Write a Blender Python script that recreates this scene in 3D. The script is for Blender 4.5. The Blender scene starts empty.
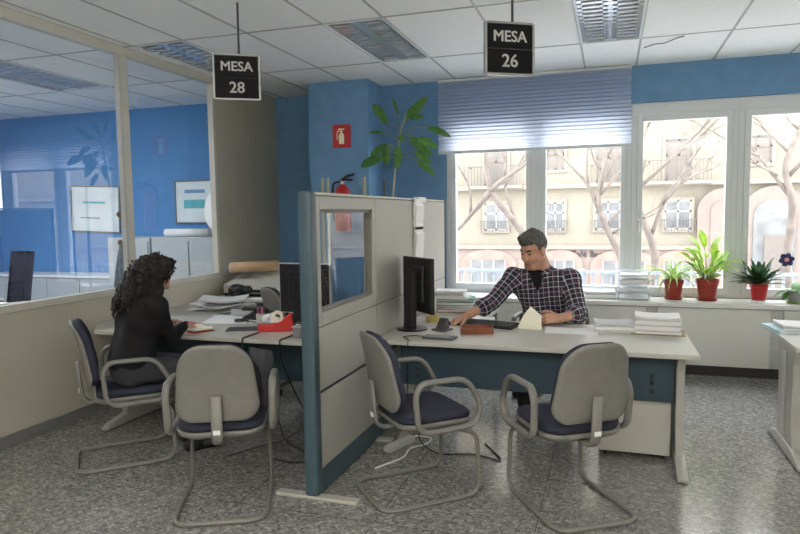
import bpy, bmesh, math, random
import numpy as np
from mathutils import Vector, Matrix
random.seed(7)
rng = np.random.RandomState(7)
SC = bpy.context.scene
COL = SC.collection
R = math.radians
V = Vector

# ------------------------------------------------------------------ materials
MATS = {}
def mat(name, col, rough=.5, metal=0, var=.06, vscale=25, bump=0, bscale=200, spec=.5, trans=0, coat=0, emit=0):
    if name in MATS: return MATS[name]
    m = bpy.data.materials.new(name); m.use_nodes = True
    nt = m.node_tree; N = nt.nodes; L = nt.links
    b = N['Principled BSDF']
    b.inputs['Roughness'].default_value = rough
    b.inputs['Metallic'].default_value = metal
    b.inputs['Specular IOR Level'].default_value = spec
    b.inputs['Transmission Weight'].default_value = trans
    b.inputs['Coat Weight'].default_value = coat
    tc = N.new('ShaderNodeTexCoord')
    nz = N.new('ShaderNodeTexNoise'); nz.inputs['Scale'].default_value = vscale; nz.inputs['Detail'].default_value = 3
    L.new(tc.outputs['Object'], nz.inputs['Vector'])
    rp = N.new('ShaderNodeValToRGB')
    c = np.array(col[:3])
    rp.color_ramp.elements[0].position = .3; rp.color_ramp.elements[1].position = .7
    rp.color_ramp.elements[0].color = tuple(np.clip(c*(1-var), 0, 1))+(1,)
    rp.color_ramp.elements[1].color = tuple(np.clip(c*(1+var), 0, 1))+(1,)
    L.new(nz.outputs['Fac'], rp.inputs['Fac']); L.new(rp.outputs['Color'], b.inputs['Base Color'])
    if emit:
        L.new(rp.outputs['Color'], b.inputs['Emission Color']); b.inputs['Emission Strength'].default_value = emit
    if bump:
        n2 = N.new('ShaderNodeTexNoise'); n2.inputs['Scale'].default_value = bscale; n2.inputs['Detail'].default_value = 2
        L.new(tc.outputs['Object'], n2.inputs['Vector'])
        bp = N.new('ShaderNodeBump'); bp.inputs['Strength'].default_value = bump; bp.inputs['Distance'].default_value = .01
        L.new(n2.outputs['Fac'], bp.inputs['Height']); L.new(bp.outputs['Normal'], b.inputs['Normal'])
    MATS[name] = m
    return m

def glass_mat(name, ior=1.6, tint=(1, 1, 1)):
    m = bpy.data.materials.new(name); m.use_nodes = True
    nt = m.node_tree; N = nt.nodes; L = nt.links
    N.remove(N['Principled BSDF'])
    lw = N.new('ShaderNodeLayerWeight'); lw.inputs['Blend'].default_value = .5
    pw = N.new('ShaderNodeMath'); pw.operation = 'POWER'; pw.inputs[1].default_value = 5; L.new(lw.outputs['Facing'], pw.inputs[0])
    fr = N.new('ShaderNodeMapRange'); fr.inputs['To Min'].default_value = ior; fr.inputs['To Max'].default_value = 1.0; L.new(pw.outputs[0], fr.inputs['Value'])
    tr = N.new('ShaderNodeBsdfTransparent'); tr.inputs['Color'].default_value = tuple(tint)+(1,)
    gl = N.new('ShaderNodeBsdfGlossy'); gl.inputs['Roughness'].default_value = .0
    mx = N.new('ShaderNodeMixShader')
    L.new(fr.outputs[0], mx.inputs['Fac']); L.new(tr.outputs[0], mx.inputs[1]); L.new(gl.outputs[0], mx.inputs[2])
    L.new(mx.outputs[0], N['Material Output'].inputs['Surface'])
    return m

def floor_mat():
    m = bpy.data.materials.new('terrazzo'); m.use_nodes = True
    nt = m.node_tree; N = nt.nodes; L = nt.links; b = N['Principled BSDF']
    tc = N.new('ShaderNodeTexCoord')
    vo = N.new('ShaderNodeTexVoronoi'); vo.inputs['Scale'].default_value = 62
    v2 = N.new('ShaderNodeTexVoronoi'); v2.inputs['Scale'].default_value = 130
    L.new(tc.outputs['Object'], vo.inputs['Vector']); L.new(tc.outputs['Object'], v2.inputs['Vector'])
    s1 = N.new('ShaderNodeSeparateColor'); L.new(vo.outputs['Color'], s1.inputs[0])
    s2 = N.new('ShaderNodeSeparateColor'); L.new(v2.outputs['Color'], s2.inputs[0])
    r1 = N.new('ShaderNodeValToRGB'); e = r1.color_ramp.elements
    e[0].position = 0; e[0].color = (.083, .081, .074, 1); e[1].position = 1; e[1].color = (.57, .56, .52, 1)
    for p, c in ((.3, (.187, .184, .17, 1)), (.6, (.276, .272, .254, 1)), (.82, (.365, .36, .337, 1))):
        q = e.new(p); q.color = c
    L.new(s1.outputs[0], r1.inputs[0])
    r2 = N.new('ShaderNodeValToRGB'); e = r2.color_ramp.elements
    e[0].color = (.128, .125, .115, 1); e[1].color = (.43, .43, .39, 1)
    L.new(s2.outputs[1], r2.inputs[0])
    mx = N.new('ShaderNodeMix'); mx.data_type = 'RGBA'; mx.inputs[0].default_value = .4
    L.new(r1.outputs[0], mx.inputs[6]); L.new(r2.outputs[0], mx.inputs[7])
    # large scale wear
    nz = N.new('ShaderNodeTexNoise'); nz.inputs['Scale'].default_value = 1.3; L.new(tc.outputs['Object'], nz.inputs['Vector'])
    mr = N.new('ShaderNodeMapRange'); mr.inputs['To Min'].default_value = .68; mr.inputs['To Max'].default_value = 1.0
    L.new(nz.outputs['Fac'], mr.inputs['Value'])
    mu = N.new('ShaderNodeMix'); mu.data_type = 'RGBA'; mu.blend_type = 'MULTIPLY'; mu.inputs[0].default_value = 1
    L.new(mx.outputs[2], mu.inputs[6]); L.new(mr.outputs[0], mu.inputs[7])
    # slab joints
    br = N.new('ShaderNodeTexBrick'); br.offset = 0; br.inputs['Scale'].default_value = 1
    br.inputs['Brick Width'].default_value = .8; br.inputs['Row Height'].default_value = .8; br.inputs['Mortar Size'].default_value = .0025
    br.inputs['Color1'].default_value = br.inputs['Color2'].default_value = (1, 1, 1, 1); br.inputs['Mortar'].default_value = (.35, .35, .33, 1)
    mp = N.new('ShaderNodeMapping'); mp.inputs['Location'].default_value = (-.46+.8, .22, 0)
    L.new(tc.outputs['Object'], mp.inputs['Vector']); L.new(mp.outputs[0], br.inputs['Vector'])
    m2 = N.new('ShaderNodeMix'); m2.data_type = 'RGBA'; m2.blend_type = 'MULTIPLY'; m2.inputs[0].default_value = 1
    L.new(mu.outputs[2], m2.inputs[6]); L.new(br.outputs['Color'], m2.inputs[7])
    L.new(m2.outputs[2], b.inputs['Base Color'])
    b.inputs['Roughness'].default_value = .17
    b.inputs['Specular IOR Level'].default_value = .5
    return m

def plaid_mat():
    m = bpy.data.materials.new('plaid cloth'); m.use_nodes = True
    nt = m.node_tree; N = nt.nodes; L = nt.links; b = N['Principled BSDF']
    uv = N.new('ShaderNodeUVMap'); uv.uv_map = 'UVMap'
    sp = N.new('ShaderNodeSeparateXYZ'); L.new(uv.outputs[0], sp.inputs[0])
    def stripes(sock):
        mm = N.new('ShaderNodeMath'); mm.operation = 'MULTIPLY'; mm.inputs[1].default_value = 1/.078; L.new(sock, mm.inputs[0])
        fr = N.new('ShaderNodeMath'); fr.operation = 'FRACT'; L.new(mm.outputs[0], fr.inputs[0])
        rp = N.new('ShaderNodeValToRGB'); rp.color_ramp.interpolation = 'CONSTANT'
        e = rp.color_ramp.elements
        e[0].position = 0; e[0].color = (.012, .014, .03, 1); e[1].position = .24; e[1].color = (.62, .60, .62, 1)
        for p, c in ((.34, (.02, .022, .05, 1)), (.56, (.16, .035, .045, 1)), (.64, (.03, .032, .07, 1)), (.76, (.5, .48, .5, 1)), (.83, (.016, .018, .04, 1))):
            q = e.new(p); q.color = c
        L.new(fr.outputs[0], rp.inputs[0]); return rp
    a = stripes(sp.outputs[0]); c = stripes(sp.outputs[1])
    mx = N.new('ShaderNodeMix'); mx.data_type = 'RGBA'; mx.inputs[0].default_value = .5
    L.new(a.outputs[0], mx.inputs[6]); L.new(c.outputs[0], mx.inputs[7]); L.new(mx.outputs[2], b.inputs['Base Color'])
    b.inputs['Roughness'].default_value = .9
    return m

def M(k): return MATS[k]
mat('chair plastic', (.182, .175, .158), .45, var=.05, bump=.03)
mat('chair tube', (.175, .168, .15), .38, var=.05)
mat('navy fabric', (.022, .024, .043), .9, var=.25, vscale=120, bump=.2, bscale=500)
mat('beige laminate', (.46, .45, .405), .35, var=.025, vscale=6)
mat('desk edge', (.40, .39, .34), .45, var=.04)
mat('desk metal', (.37, .36, .325), .4, var=.04)
mat('teal panel', (.024, .05, .07), .45, var=.06)
mat('teal post', (.05, .088, .108), .4, var=.05)
mat('partition panel', (.405, .395, .36), .45, var=.03, vscale=4)
mat('cream wall', (.475, .448, .365), .5, var=.03, vscale=3)
mat('frame cream', (.53, .515, .45), .4, var=.03)
mat('blue wall', (.145, .29, .49), .8, var=.06, vscale=8, bump=.25, bscale=90)
mat('office blue wall', (.09, .25, .52), .8, var=.04, vscale=5)
mat('ceiling tile', (.88, .88, .87), .9, var=.03, vscale=40, bump=.2, bscale=160)
mat('ceiling bar', (.42, .41, .39), .5)
mat('white paint', (.66, .69, .70), .35, var=.02)
mat('radiator cover', (.66, .67, .63), .5, var=.02, vscale=4)
mat('cover joint', (.46, .47, .46), .5)
mat('sill white', (.74, .75, .73), .3, var=.02)
mat('dark plinth', (.03, .03, .032), .6)
mat('grey trim', (.17, .17, .165), .6)
mat('black plastic', (.012, .012, .013), .4, var=.2)
mat('black screen', (.006, .007, .009), .12, var=.1)
mat('dark grey plastic', (.06, .06, .065), .5)
mat('grey plastic', (.22, .22, .22), .5)
mat('light grey plastic', (.45, .45, .43), .5)
mat('chrome', (.7, .7, .7), .2, metal=1, var=.02)
mat('brushed aluminium', (.40, .40, .39), .4, metal=.6, var=.05)
mat('louvre aluminium', (.92, .92, .92), .16, metal=.6, var=.03)
mat('sign black', (.010, .010, .011), .6, spec=.15)
mat('sign letter', (.80, .80, .78), .5)
mat('paper', (.80, .80, .80), .8, var=.02)
mat('cream paper', (.80, .77, .62), .8, var=.02)
mat('grey paper', (.55, .55, .55), .8, var=.1, vscale=60)
mat('red plastic', (.55, .02, .018), .35)
mat('red paint', (.40, .015, .015), .3)
mat('sign red', (.52, .025, .03), .5)
mat('sign pale', (.82, .85, .60), .5)
mat('pot red', (.30, .032, .02), .35, var=.1)
mat('soil', (.04, .025, .015), .95, var=.4, vscale=80)
mat('leaf green', (.095, .24, .05), .45, var=.3, vscale=30)
mat('leaf light', (.33, .52, .07), .45, var=.25, vscale=20)
mat('leaf variegated', (.36, .50, .15), .45, var=.35, vscale=25)
mat('leaf dark', (.035, .075, .03), .4, var=.4, vscale=40)
mat('leaf stem', (.25, .30, .12), .6)
mat('stem pale', (.40, .38, .26), .7)
mat('flower blue', (.02, .025, .11), .6)
mat('flower pink', (.75, .25, .3), .6)
mat('wood tray', (.20, .055, .022), .4, var=.3, vscale=15)
mat('cardboard', (.42, .28, .16), .8, var=.1)
mat('brown folder', (.30, .24, .13), .8, var=.1)
mat('green folder', (.05, .22, .12), .6)
mat('red folder', (.35, .07, .04), .7)
mat('pale blue folder', (.45, .66, .70), .6)
mat('clear plastic', (.82, .86, .9), .15, var=.02)
mat('tape amber', (.55, .42, .15), .3)
mat('skin', (.52, .28, .19), .55, var=.08, vscale=40)
mat('skin pale', (.58, .34, .25), .55, var=.08, vscale=40)
mat('lips', (.38, .14, .11), .5)
mat('eye dark', (.02, .015, .012), .3)
mat('eye white', (.7, .68, .65), .3)
mat('brow hair', (.05, .04, .035), .8)
mat('grey hair', (.105, .10, .095), .8, var=.75, vscale=90, bump=.6, bscale=300)
mat('dark curls', (.013, .008, .006), .65, var=.5, vscale=150)
mat('black knit', (.006, .006, .007), .95, var=.3, vscale=150, bump=.4, bscale=250)
mat('black cloth', (.012, .012, .014), .9, var=.3, vscale=100)
mat('charcoal trousers', (.035, .036, .042), .9, var=.2, vscale=150)
mat('shoe leather', (.01, .01, .01), .4)
mat('grey cloth', (.10, .13, .17), .9, var=.4, vscale=40)
mat('bag mesh', (.045, .047, .052), .8, var=.4, vscale=150)
mat('facade cream', (0.16, 0.146, 0.116), .9, var=.06, vscale=.8)
mat('facade stone', (0.151, 0.119, 0.105), .9, var=.10, vscale=1.2)
mat('facade brick', (0.203, 0.131, 0.112), .9, var=.12, vscale=2)
mat('facade trim', (0.178, 0.158, 0.129), .9)
mat('facade window', (0.106, 0.11, 0.115), .25, var=.3, vscale=1.5)
mat('facade shutter', (0.102, 0.088, 0.079), .7)
mat('facade white', (0.232, 0.232, 0.228), .7)
mat('iron', (0.062, 0.059, 0.058), .6)
mat('bark', (0.125, 0.103, 0.089), .9, var=.25, vscale=6)
mat('street', (.60, .59, .58), .9, var=.08, vscale=2)
mat('rail white', (0.384, 0.391, 0.397), .5)
mat('car grey', (0.136, 0.143, 0.155), .3)
mat('picture art', (.70, .78, .80), .6, var=.08, vscale=4)
mat('art teal', (.12, .45, .52), .6)
mat('art blue', (.12, .28, .55), .6)
mat('low cabinet grey', (.42, .46, .48), .5)
MATS['terrazzo'] = floor_mat()
MATS['plaid'] = plaid_mat()
MATS['window glass'] = glass_mat('window glass', .05)
MATS['partition glass'] = glass_mat('partition glass', .15, (.97, .98, .98))

def pleat_mat():
    m = bpy.data.materials.new('blind fabric'); m.use_nodes = True
    nt = m.node_tree; N = nt.nodes; L = nt.links; b = N['Principled BSDF']
    b.inputs['Roughness'].default_value = .9
    tc = N.new('ShaderNodeTexCoord'); nz = N.new('ShaderNodeTexNoise'); nz.inputs['Scale'].default_value = 60
    L.new(tc.outputs['Object'], nz.inputs['Vector'])
    rp = N.new('ShaderNodeValToRGB'); rp.color_ramp.elements[0].color = (.66, .72, .86, 1); rp.color_ramp.elements[1].color = (.70, .76, .89, 1)
    L.new(nz.outputs['Fac'], rp.inputs[0]); L.new(rp.outputs[0], b.inputs['Base Color'])
    tl = N.new('ShaderNodeBsdfTranslucent'); L.new(rp.outputs[0], tl.inputs['Color'])
    mx = N.new('ShaderNodeMixShader'); mx.inputs[0].default_value = .72
    L.new(b.outputs[0], mx.inputs[1]); L.new(tl.outputs[0], mx.inputs[2]); L.new(mx.outputs[0], N['Material Output'].inputs['Surface'])
    return m
MATS['blind'] = pleat_mat()
def leaf_translucent(k):
    m = MATS[k]; nt = m.node_tree; N = nt.nodes; L = nt.links
    b = N['Principled BSDF']; src = b.inputs['Base Color'].links[0].from_socket
    tl = N.new('ShaderNodeBsdfTranslucent'); L.new(src, tl.inputs['Color'])
    mx = N.new('ShaderNodeMixShader'); mx.inputs[0].default_value = .4
    L.new(b.outputs[0], mx.inputs[1]); L.new(tl.outputs[0], mx.inputs[2]); L.new(mx.outputs[0], N['Material Output'].inputs['Surface'])
def see_through(k, f):
    m = MATS[k]; nt = m.node_tree; N = nt.nodes; L = nt.links
    tr = N.new('ShaderNodeBsdfTransparent'); mx = N.new('ShaderNodeMixShader'); mx.inputs[0].default_value = f
    L.new(N['Principled BSDF'].outputs[0], mx.inputs[1]); L.new(tr.outputs[0], mx.inputs[2]); L.new(mx.outputs[0], N['Material Output'].inputs['Surface'])
mat('tray plastic', (.80, .84, .88), .1, var=.02); see_through('tray plastic', .62)
for k in ('leaf green', 'leaf light', 'leaf variegated', 'leaf dark'): leaf_translucent(k)

# ------------------------------------------------------------------ object helpers
def setp(o, label=None, cat=None, group=None, kind=None):
    if label: o['label'] = label
    if cat: o['category'] = cat
    if group: o['group'] = group
    if kind: o['kind'] = kind
    return o
def thing(name, label, cat, loc=(0, 0, 0), rz=0, group=None):
    o = bpy.data.objects.new(name, None); COL.objects.link(o)
    o.empty_display_size = .05; o.location = loc; o.rotation_euler = (0, 0, rz)
    return setp(o, label, cat, group)
def obj(name, bm, m, parent=None, smooth=None, loc=None, rz=0):
    if isinstance(bm, bpy.types.Mesh): me = bm
    else:
        bmesh.ops.recalc_face_normals(bm, faces=bm.faces[:])
        me = bpy.data.meshes.new(name); bm.to_mesh(me); bm.free()
    ms = m if isinstance(m, (list, tuple)) else [m]
    for x in ms: me.materials.append(MATS[x] if isinstance(x, str) else x)
    o = bpy.data.objects.new(name, me); COL.objects.link(o)
    if parent is not None: o.parent = parent
    if loc is not None: o.location = loc
    if rz: o.rotation_euler = (0, 0, rz)
    if smooth is not None:
        me.polygons.foreach_set('use_smooth', [True]*len(me.polygons))
        if smooth < 180:
            bm2 = bmesh.new(); bm2.from_mesh(me)
            for e in bm2.edges:
                if len(e.link_faces) == 2 and e.calc_face_angle(0) > R(smooth): e.smooth = False
            bm2.to_mesh(me); bm2.free()
    return o
def solo(name, bm, m, label, cat, group=None, smooth=None, loc=None, rz=0):
    return setp(obj(name, bm, m, None, smooth, loc, rz), label, cat, group)
def struct(name, bm, m, parent=None, smooth=None, label=None):
    o = obj(name, bm, m, parent, smooth)
    if parent is None: o['kind'] = 'structure'
    if label: o['label'] = label
    return o
def dup(root, loc, rz, label=None, group=None):
    r = root.copy(); COL.objects.link(r); r.location = loc; r.rotation_euler = (0, 0, rz)
    if label: r['label'] = label
    if group: r['group'] = group
    for ch in list(root.children):
        c = ch.copy(); COL.objects.link(c); c.parent = r
        for g in list(ch.children):
            d = g.copy(); COL.objects.link(d); d.parent = c
    return r

NB = bmesh.new
def box(bm, x0, x1, y0, y1, z0, z1, bev=0, seg=2, mi=0, T=None):
    r = bmesh.ops.create_cube(bm, size=1)
    vs = r['verts']
    for v in vs:
        v.co = V((x0+(x1-x0)*(v.co.x+.5), y0+(y1-y0)*(v.co.y+.5), z0+(z1-z0)*(v.co.z+.5)))
    fs = set(f for v in vs for f in v.link_faces)
    for f in fs: f.material_index = mi
    if bev:
        es = list(set(e for v in vs for e in v.link_edges))
        rr = bmesh.ops.bevel(bm, geom=es, offset=bev, segments=seg, profile=.5, affect='EDGES')
        vs = list(set(v for f in rr['faces'] for v in f.verts) | set(v for v in vs if v.is_valid))
        for f in set(f for v in vs for f in v.link_faces): f.material_index = mi
    if T is not None:
        for v in vs: v.co = T @ v.co
    return vs
def B(*a, **k):
    bm = NB(); box(bm, *a, **k); return bm
def fillet(pts, rad, n=6, closed=False):
    pts = [V(p) for p in pts]; out = []
    N = len(pts)
    for i, p in enumerate(pts):
        if not closed and i in (0, N-1): out.append(p); continue
        a = pts[(i-1) % N]-p; b = pts[(i+1) % N]-p
        ra = rad[i] if isinstance(rad, (list, tuple)) else rad
        la, lb = a.length, b.length
        d = min(ra, la*.48, lb*.48)
        if d < 1e-5: out.append(p); continue
        A = p+a/la*d; Bp = p+b/lb*d
        for k in range(n+1):
            t = k/n
            out.append(A*(1-t)**2+p*2*t*(1-t)+Bp*t*t)
    return out
def tube(bm, pts, r, seg=10, closed=False, flat=1.0, side=None, cap=True, mi=0):
    """r radius or list; flat scales the cross-section along 'side' axis (a fixed vector)"""
    pts = [V(p) for p in pts]; n = len(pts)
    rings = []
    prev = None
    for i, p in enumerate(pts):
        if closed: t = pts[(i+1) % n]-pts[i-1]
        else: t = pts[min(i+1, n-1)]-pts[max(i-1, 0)]
        t = t.normalized() if t.length > 1e-9 else V((0, 0, 1))
        if side is not None:
            u = V(side)-t*V(side).dot(t)
            u = u.normalized() if u.length > 1e-5 else t.orthogonal().normalized()
        elif prev is None: u = t.orthogonal().normalized()
        else:
            u = prev-t*prev.dot(t); u = u.normalized() if u.length > 1e-6 else t.orthogonal().normalized()
        prev = u; w = t.cross(u)
        rr = r[i] if isinstance(r, (list, tuple, np.ndarray)) else r
        rings.append([bm.verts.new(p+u*(math.cos(2*math.pi*k/seg)*rr*flat)+w*(math.sin(2*math.pi*k/seg)*rr)) for k in range(seg)])
    m = n if closed else n-1
    for i in range(m):
        a = rings[i]; b = rings[(i+1) % n]
        for k in range(seg):
            f = bm.faces.new((a[k], a[(k+1) % seg], b[(k+1) % seg], b[k])); f.material_index = mi; f.smooth = True
    if cap and not closed:
        bm.faces.new(list(reversed(rings[0]))).material_index = mi; bm.faces.new(rings[-1]).material_index = mi
def TB(*a, **k):
    bm = NB(); tube(bm, *a, **k); return bm
def lathe(bm, prof, c=(0, 0, 0), seg=24, mi=0, T=None):
    rings = []
    for (r, z) in prof:
        if r < 1e-6: rings.append([bm.verts.new(V((c[0], c[1], c[2]+z)))])
        else: rings.append([bm.verts.new(V((c[0]+r*math.cos(2*math.pi*k/seg), c[1]+r*math.sin(2*math.pi*k/seg), c[2]+z))) for k in range(seg)])
    for a, b in zip(rings, rings[1:]):
        for k in range(seg):
            if len(a) == 1 and len(b) == 1: continue
            if len(a) == 1: f = bm.faces.new((a[0], b[(k+1) % seg], b[k]))
            elif len(b) == 1: f = bm.faces.new((a[k], a[(k+1) % seg], b[0]))
            else: f = bm.faces.new((a[k], a[(k+1) % seg], b[(k+1) % seg], b[k]))
            f.material_index = mi
    if T is not None:
        for rg in rings:
            for v in rg: v.co = T @ v.co
def LT(*a, **k):
    bm = NB(); lathe(bm, *a, **k); return bm
def prism(bm, poly, axis, d0, d1, bev=0, mi=0, T=None):
    """poly 2D in the other two axes (cyclic order), extruded along axis from d0 to d1"""
    def mk(p, d):
        if axis == 'x': return V((d, p[0], p[1]))
        if axis == 'y': return V((p[0], d, p[1]))
        return V((p[0], p[1], d))
    a = [bm.verts.new(mk(p, d0)) for p in poly]; b = [bm.verts.new(mk(p, d1)) for p in poly]
    n = len(poly)
    fs = [bm.faces.new(a), bm.faces.new(list(reversed(b)))]
    for i in range(n): fs.append(bm.faces.new((a[i], b[i], b[(i+1) % n], a[(i+1) % n])))
    for f in fs: f.material_index = mi
    vs = a+b
    if bev:
        es = list(fs[0].edges)+list(fs[1].edges)
        rr = bmesh.ops.bevel(bm, geom=es, offset=bev, segments=2, profile=.5, affect='EDGES')
        vs = list(set(v for v in vs if v.is_valid) | set(v for f in rr['faces'] for v in f.verts))
    if T is not None:
        for v in vs: v.co = T @ v.co
    return vs
def PR(*a, **k):
    bm = NB(); prism(bm, *a, **k); return bm
def grid_surface(bm, fn, nu, nv, thick=0, mi=0):
    """fn(u,v)->Vector, u,v in 0..1; optional thickness downward in z"""
    g = [[bm.verts.new(fn(i/nu, j/nv)) for j in range(nv+1)] for i in range(nu+1)]
    for i in range(nu):
        for j in range(nv):
            f = bm.faces.new((g[i][j], g[i+1][j], g[i+1][j+1], g[i][j+1])); f.material_index = mi
    if thick:
        h = [[bm.verts.new(g[i][j].co-V((0, 0, thick))) for j in range(nv+1)] for i in range(nu+1)]
        for i in range(nu):
            for j in range(nv): bm.faces.new((h[i][j], h[i][j+1], h[i+1][j+1], h[i+1][j])).material_index = mi
        for i in range(nu):
            bm.faces.new((g[i][0], h[i][0], h[i+1][0], g[i+1][0])).material_index = mi
            bm.faces.new((g[i][nv], g[i+1][nv], h[i+1][nv], h[i][nv])).material_index = mi
        for j in range(nv):
            bm.faces.new((g[0][j], g[0][j+1], h[0][j+1], h[0][j])).material_index = mi
            bm.faces.new((g[nu][j], h[nu][j], h[nu][j+1], g[nu][j+1])).material_index = mi
def rounded_rect(x0, x1, y0, y1, r, n=6):
    out = []
    rs = r if isinstance(r, (tuple, list)) else (r,)*4
    for (cx, cy, a0, rr) in ((x1-rs[0], y1-rs[0], 0, rs[0]), (x0+rs[1], y1-rs[1], 90, rs[1]), (x0+rs[2], y0+rs[2], 180, rs[2]), (x1-rs[3], y0+rs[3], 270, rs[3])):
        for k in range(n+1):
            a = R(a0+90*k/n); out.append((cx+rr*math.cos(a), cy+rr*math.sin(a)))
    return out
def leaf(bm, base, d, length, width, droop=.5, up=(0, 0, 1), n=8, fold=.25, shape='lance', mi=0, twist=0):
    """a leaf blade: base point, initial direction d, bending down by droop (radians over its length)"""
    d = V(d).normalized(); p = V(base); up = V(up)
    side = d.cross(up)
    side = side.normalized() if side.length > 1e-4 else V((1, 0, 0))
    side = Matrix.Rotation(twist, 3, d) @ side
    rows = []
    for i in range(n+1):
        t = i/n
        if shape == 'lance': w = width*max(0, math.sin(math.pi*min(1, t*.92+.08)))**.8*(1 if t < 1 else 0)
        elif shape == 'strap': w = width*(1-.25*t)*(1 if t < .75 else max(.03, (1-t)/.25))
        else: w = width*math.sin(math.pi*min(.98, t**.75))
        nrm = side.cross(d).normalized()
        rows.append((p.copy()+side*w*.5+nrm*fold*w*.5, p.copy(), p.copy()-side*w*.5+nrm*fold*w*.5))
        d = (Matrix.Rotation(-droop/n, 3, side) @ d).normalized()
        p = p+d*(length/n)
    vs = [[bm.verts.new(q) for q in r] for r in rows]
    for a, b in zip(vs, vs[1:]):
        for k in range(2):
            f = bm.faces.new((a[k], a[k+1], b[k+1], b[k])); f.material_index = mi; f.smooth = True
def text_mesh(body, size, extrude=.0015, bold=.0):
    c = bpy.data.curves.new('lettering', 'FONT'); c.body = body; c.size = size; c.extrude = extrude
    c.align_x = 'CENTER'; c.align_y = 'CENTER'; c.resolution_u = 3
    o = bpy.data.objects.new('tmp', c); COL.objects.link(o)
    dg = bpy.context.evaluated_depsgraph_get(); dg.update()
    me = bpy.data.meshes.new_from_object(o.evaluated_get(dg))
    bpy.data.objects.remove(o); bpy.data.curves.remove(c)
    if bold:
        b2 = bmesh.new()
        for dx, dy in ((-bold, 0), (bold, 0), (0, bold*.6), (0, -bold*.6), (0, 0)):
            m2 = me.copy(); m2.transform(Matrix.Translation((dx, dy, 0))); b2.from_mesh(m2); bpy.data.meshes.remove(m2)
        b2.to_mesh(me); b2.free()
    return me
def mesh_T(me, T):
    me.transform(T); me.update(); return me

# ------------------------------------------------------------------ signed-distance bodies
class SDF:
    def __init__(s): s.p = []
    def cap(s, a, b, r1, r2=None, k=.02, op='+'):
        s.p.append((op, 'c', np.array(a, float), np.array(b, float), r1, r1 if r2 is None else r2, k)); return s
    def ball(s, c, r, k=.02, op='+'): return s.cap(c, c, r, r, k, op)
    def ell(s, c, rad, rot=None, k=.02, op='+'):
        s.p.append((op, 'e', np.array(c, float), np.array(rad, float), None if rot is None else np.array(rot, float), 0, k)); return s
    def bounds(s):
        lo = np.full(3, 1e9); hi = -lo
        for q in s.p:
            if q[0] != '+': continue
            if q[1] == 'c':
                r = max(q[4], q[5]); lo = np.minimum(lo, np.minimum(q[2], q[3])-r); hi = np.maximum(hi, np.maximum(q[2], q[3])+r)
            else:
                r = q[3].max(); lo = np.minimum(lo, q[2]-r); hi = np.maximum(hi, q[2]+r)
        return lo, hi
    def mesh(s, h, off=0, clip=None, warp=None):
        lo, hi = s.bounds(); lo = lo-3*h-abs(off); hi = hi+3*h+abs(off)
        n = np.ceil((hi-lo)/h).astype(int)+1
        ax = [lo[i]+h*np.arange(n[i]) for i in range(3)]
        F = np.full(n, .2)
        for op, ty, a, b, c, d, k in s.p:
            if ty == 'c': r = max(c, d); l2 = np.minimum(a, b)-r-k-.05; h2 = np.maximum(a, b)+r+k+.05
            else: r = b.max(); l2 = a-r-k-.05; h2 = a+r+k+.05
            i0 = np.clip(np.floor((l2-lo)/h).astype(int), 0, n-1); i1 = np.clip(np.ceil((h2-lo)/h).astype(int)+1, 1, n)
            if (i1 <= i0).any(): continue
            sl = tuple(slice(i0[i], i1[i]) for i in range(3))
            X, Y, Z = np.meshgrid(*[ax[i][sl[i]] for i in range(3)], indexing='ij', sparse=True)
            if ty == 'c':
                ab = b-a; L2 = ab@ab
                px, py, pz = X-a[0], Y-a[1], Z-a[2]
                t = np.clip((px*ab[0]+py*ab[1]+pz*ab[2])/L2, 0, 1) if L2 > 1e-12 else 0
                D = np.sqrt((px-t*ab[0])**2+(py-t*ab[1])**2+(pz-t*ab[2])**2)-(c+(d-c)*t)
            else:
                px, py, pz = X-a[0], Y-a[1], Z-a[2]
                if c is not None:
                    q = [c[0, i]*px+c[1, i]*py+c[2, i]*pz for i in range(3)]
                else: q = [px, py, pz]
                k0 = np.sqrt(sum((q[i]/b[i])**2 for i in range(3))); k1 = np.sqrt(sum((q[i]/b[i]**2)**2 for i in range(3)))
                D = np.where(k1 > 1e-9, k0*(k0-1)/np.maximum(k1, 1e-9), -b.min())
            G = F[sl]
            if op == '+':
                hh = np.maximum(k-np.abs(G-D), 0)/k
                F[sl] = np.minimum(G, D)-hh*hh*k*.25
            else:
                hh = np.maximum(k-np.abs(G+D), 0)/k
                F[sl] = np.maximum(G, -D)+hh*hh*k*.25
        if off: F -= off
        if clip is not None:
            X, Y, Z = np.meshgrid(*ax, indexing='ij', sparse=True)
            F = np.maximum(F, clip(X, Y, Z))
        if warp is not None:
            X, Y, Z = np.meshgrid(*ax, indexing='ij', sparse=True)
            F = F+warp(X, Y, Z)
        return nets(F, lo, h)
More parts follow.
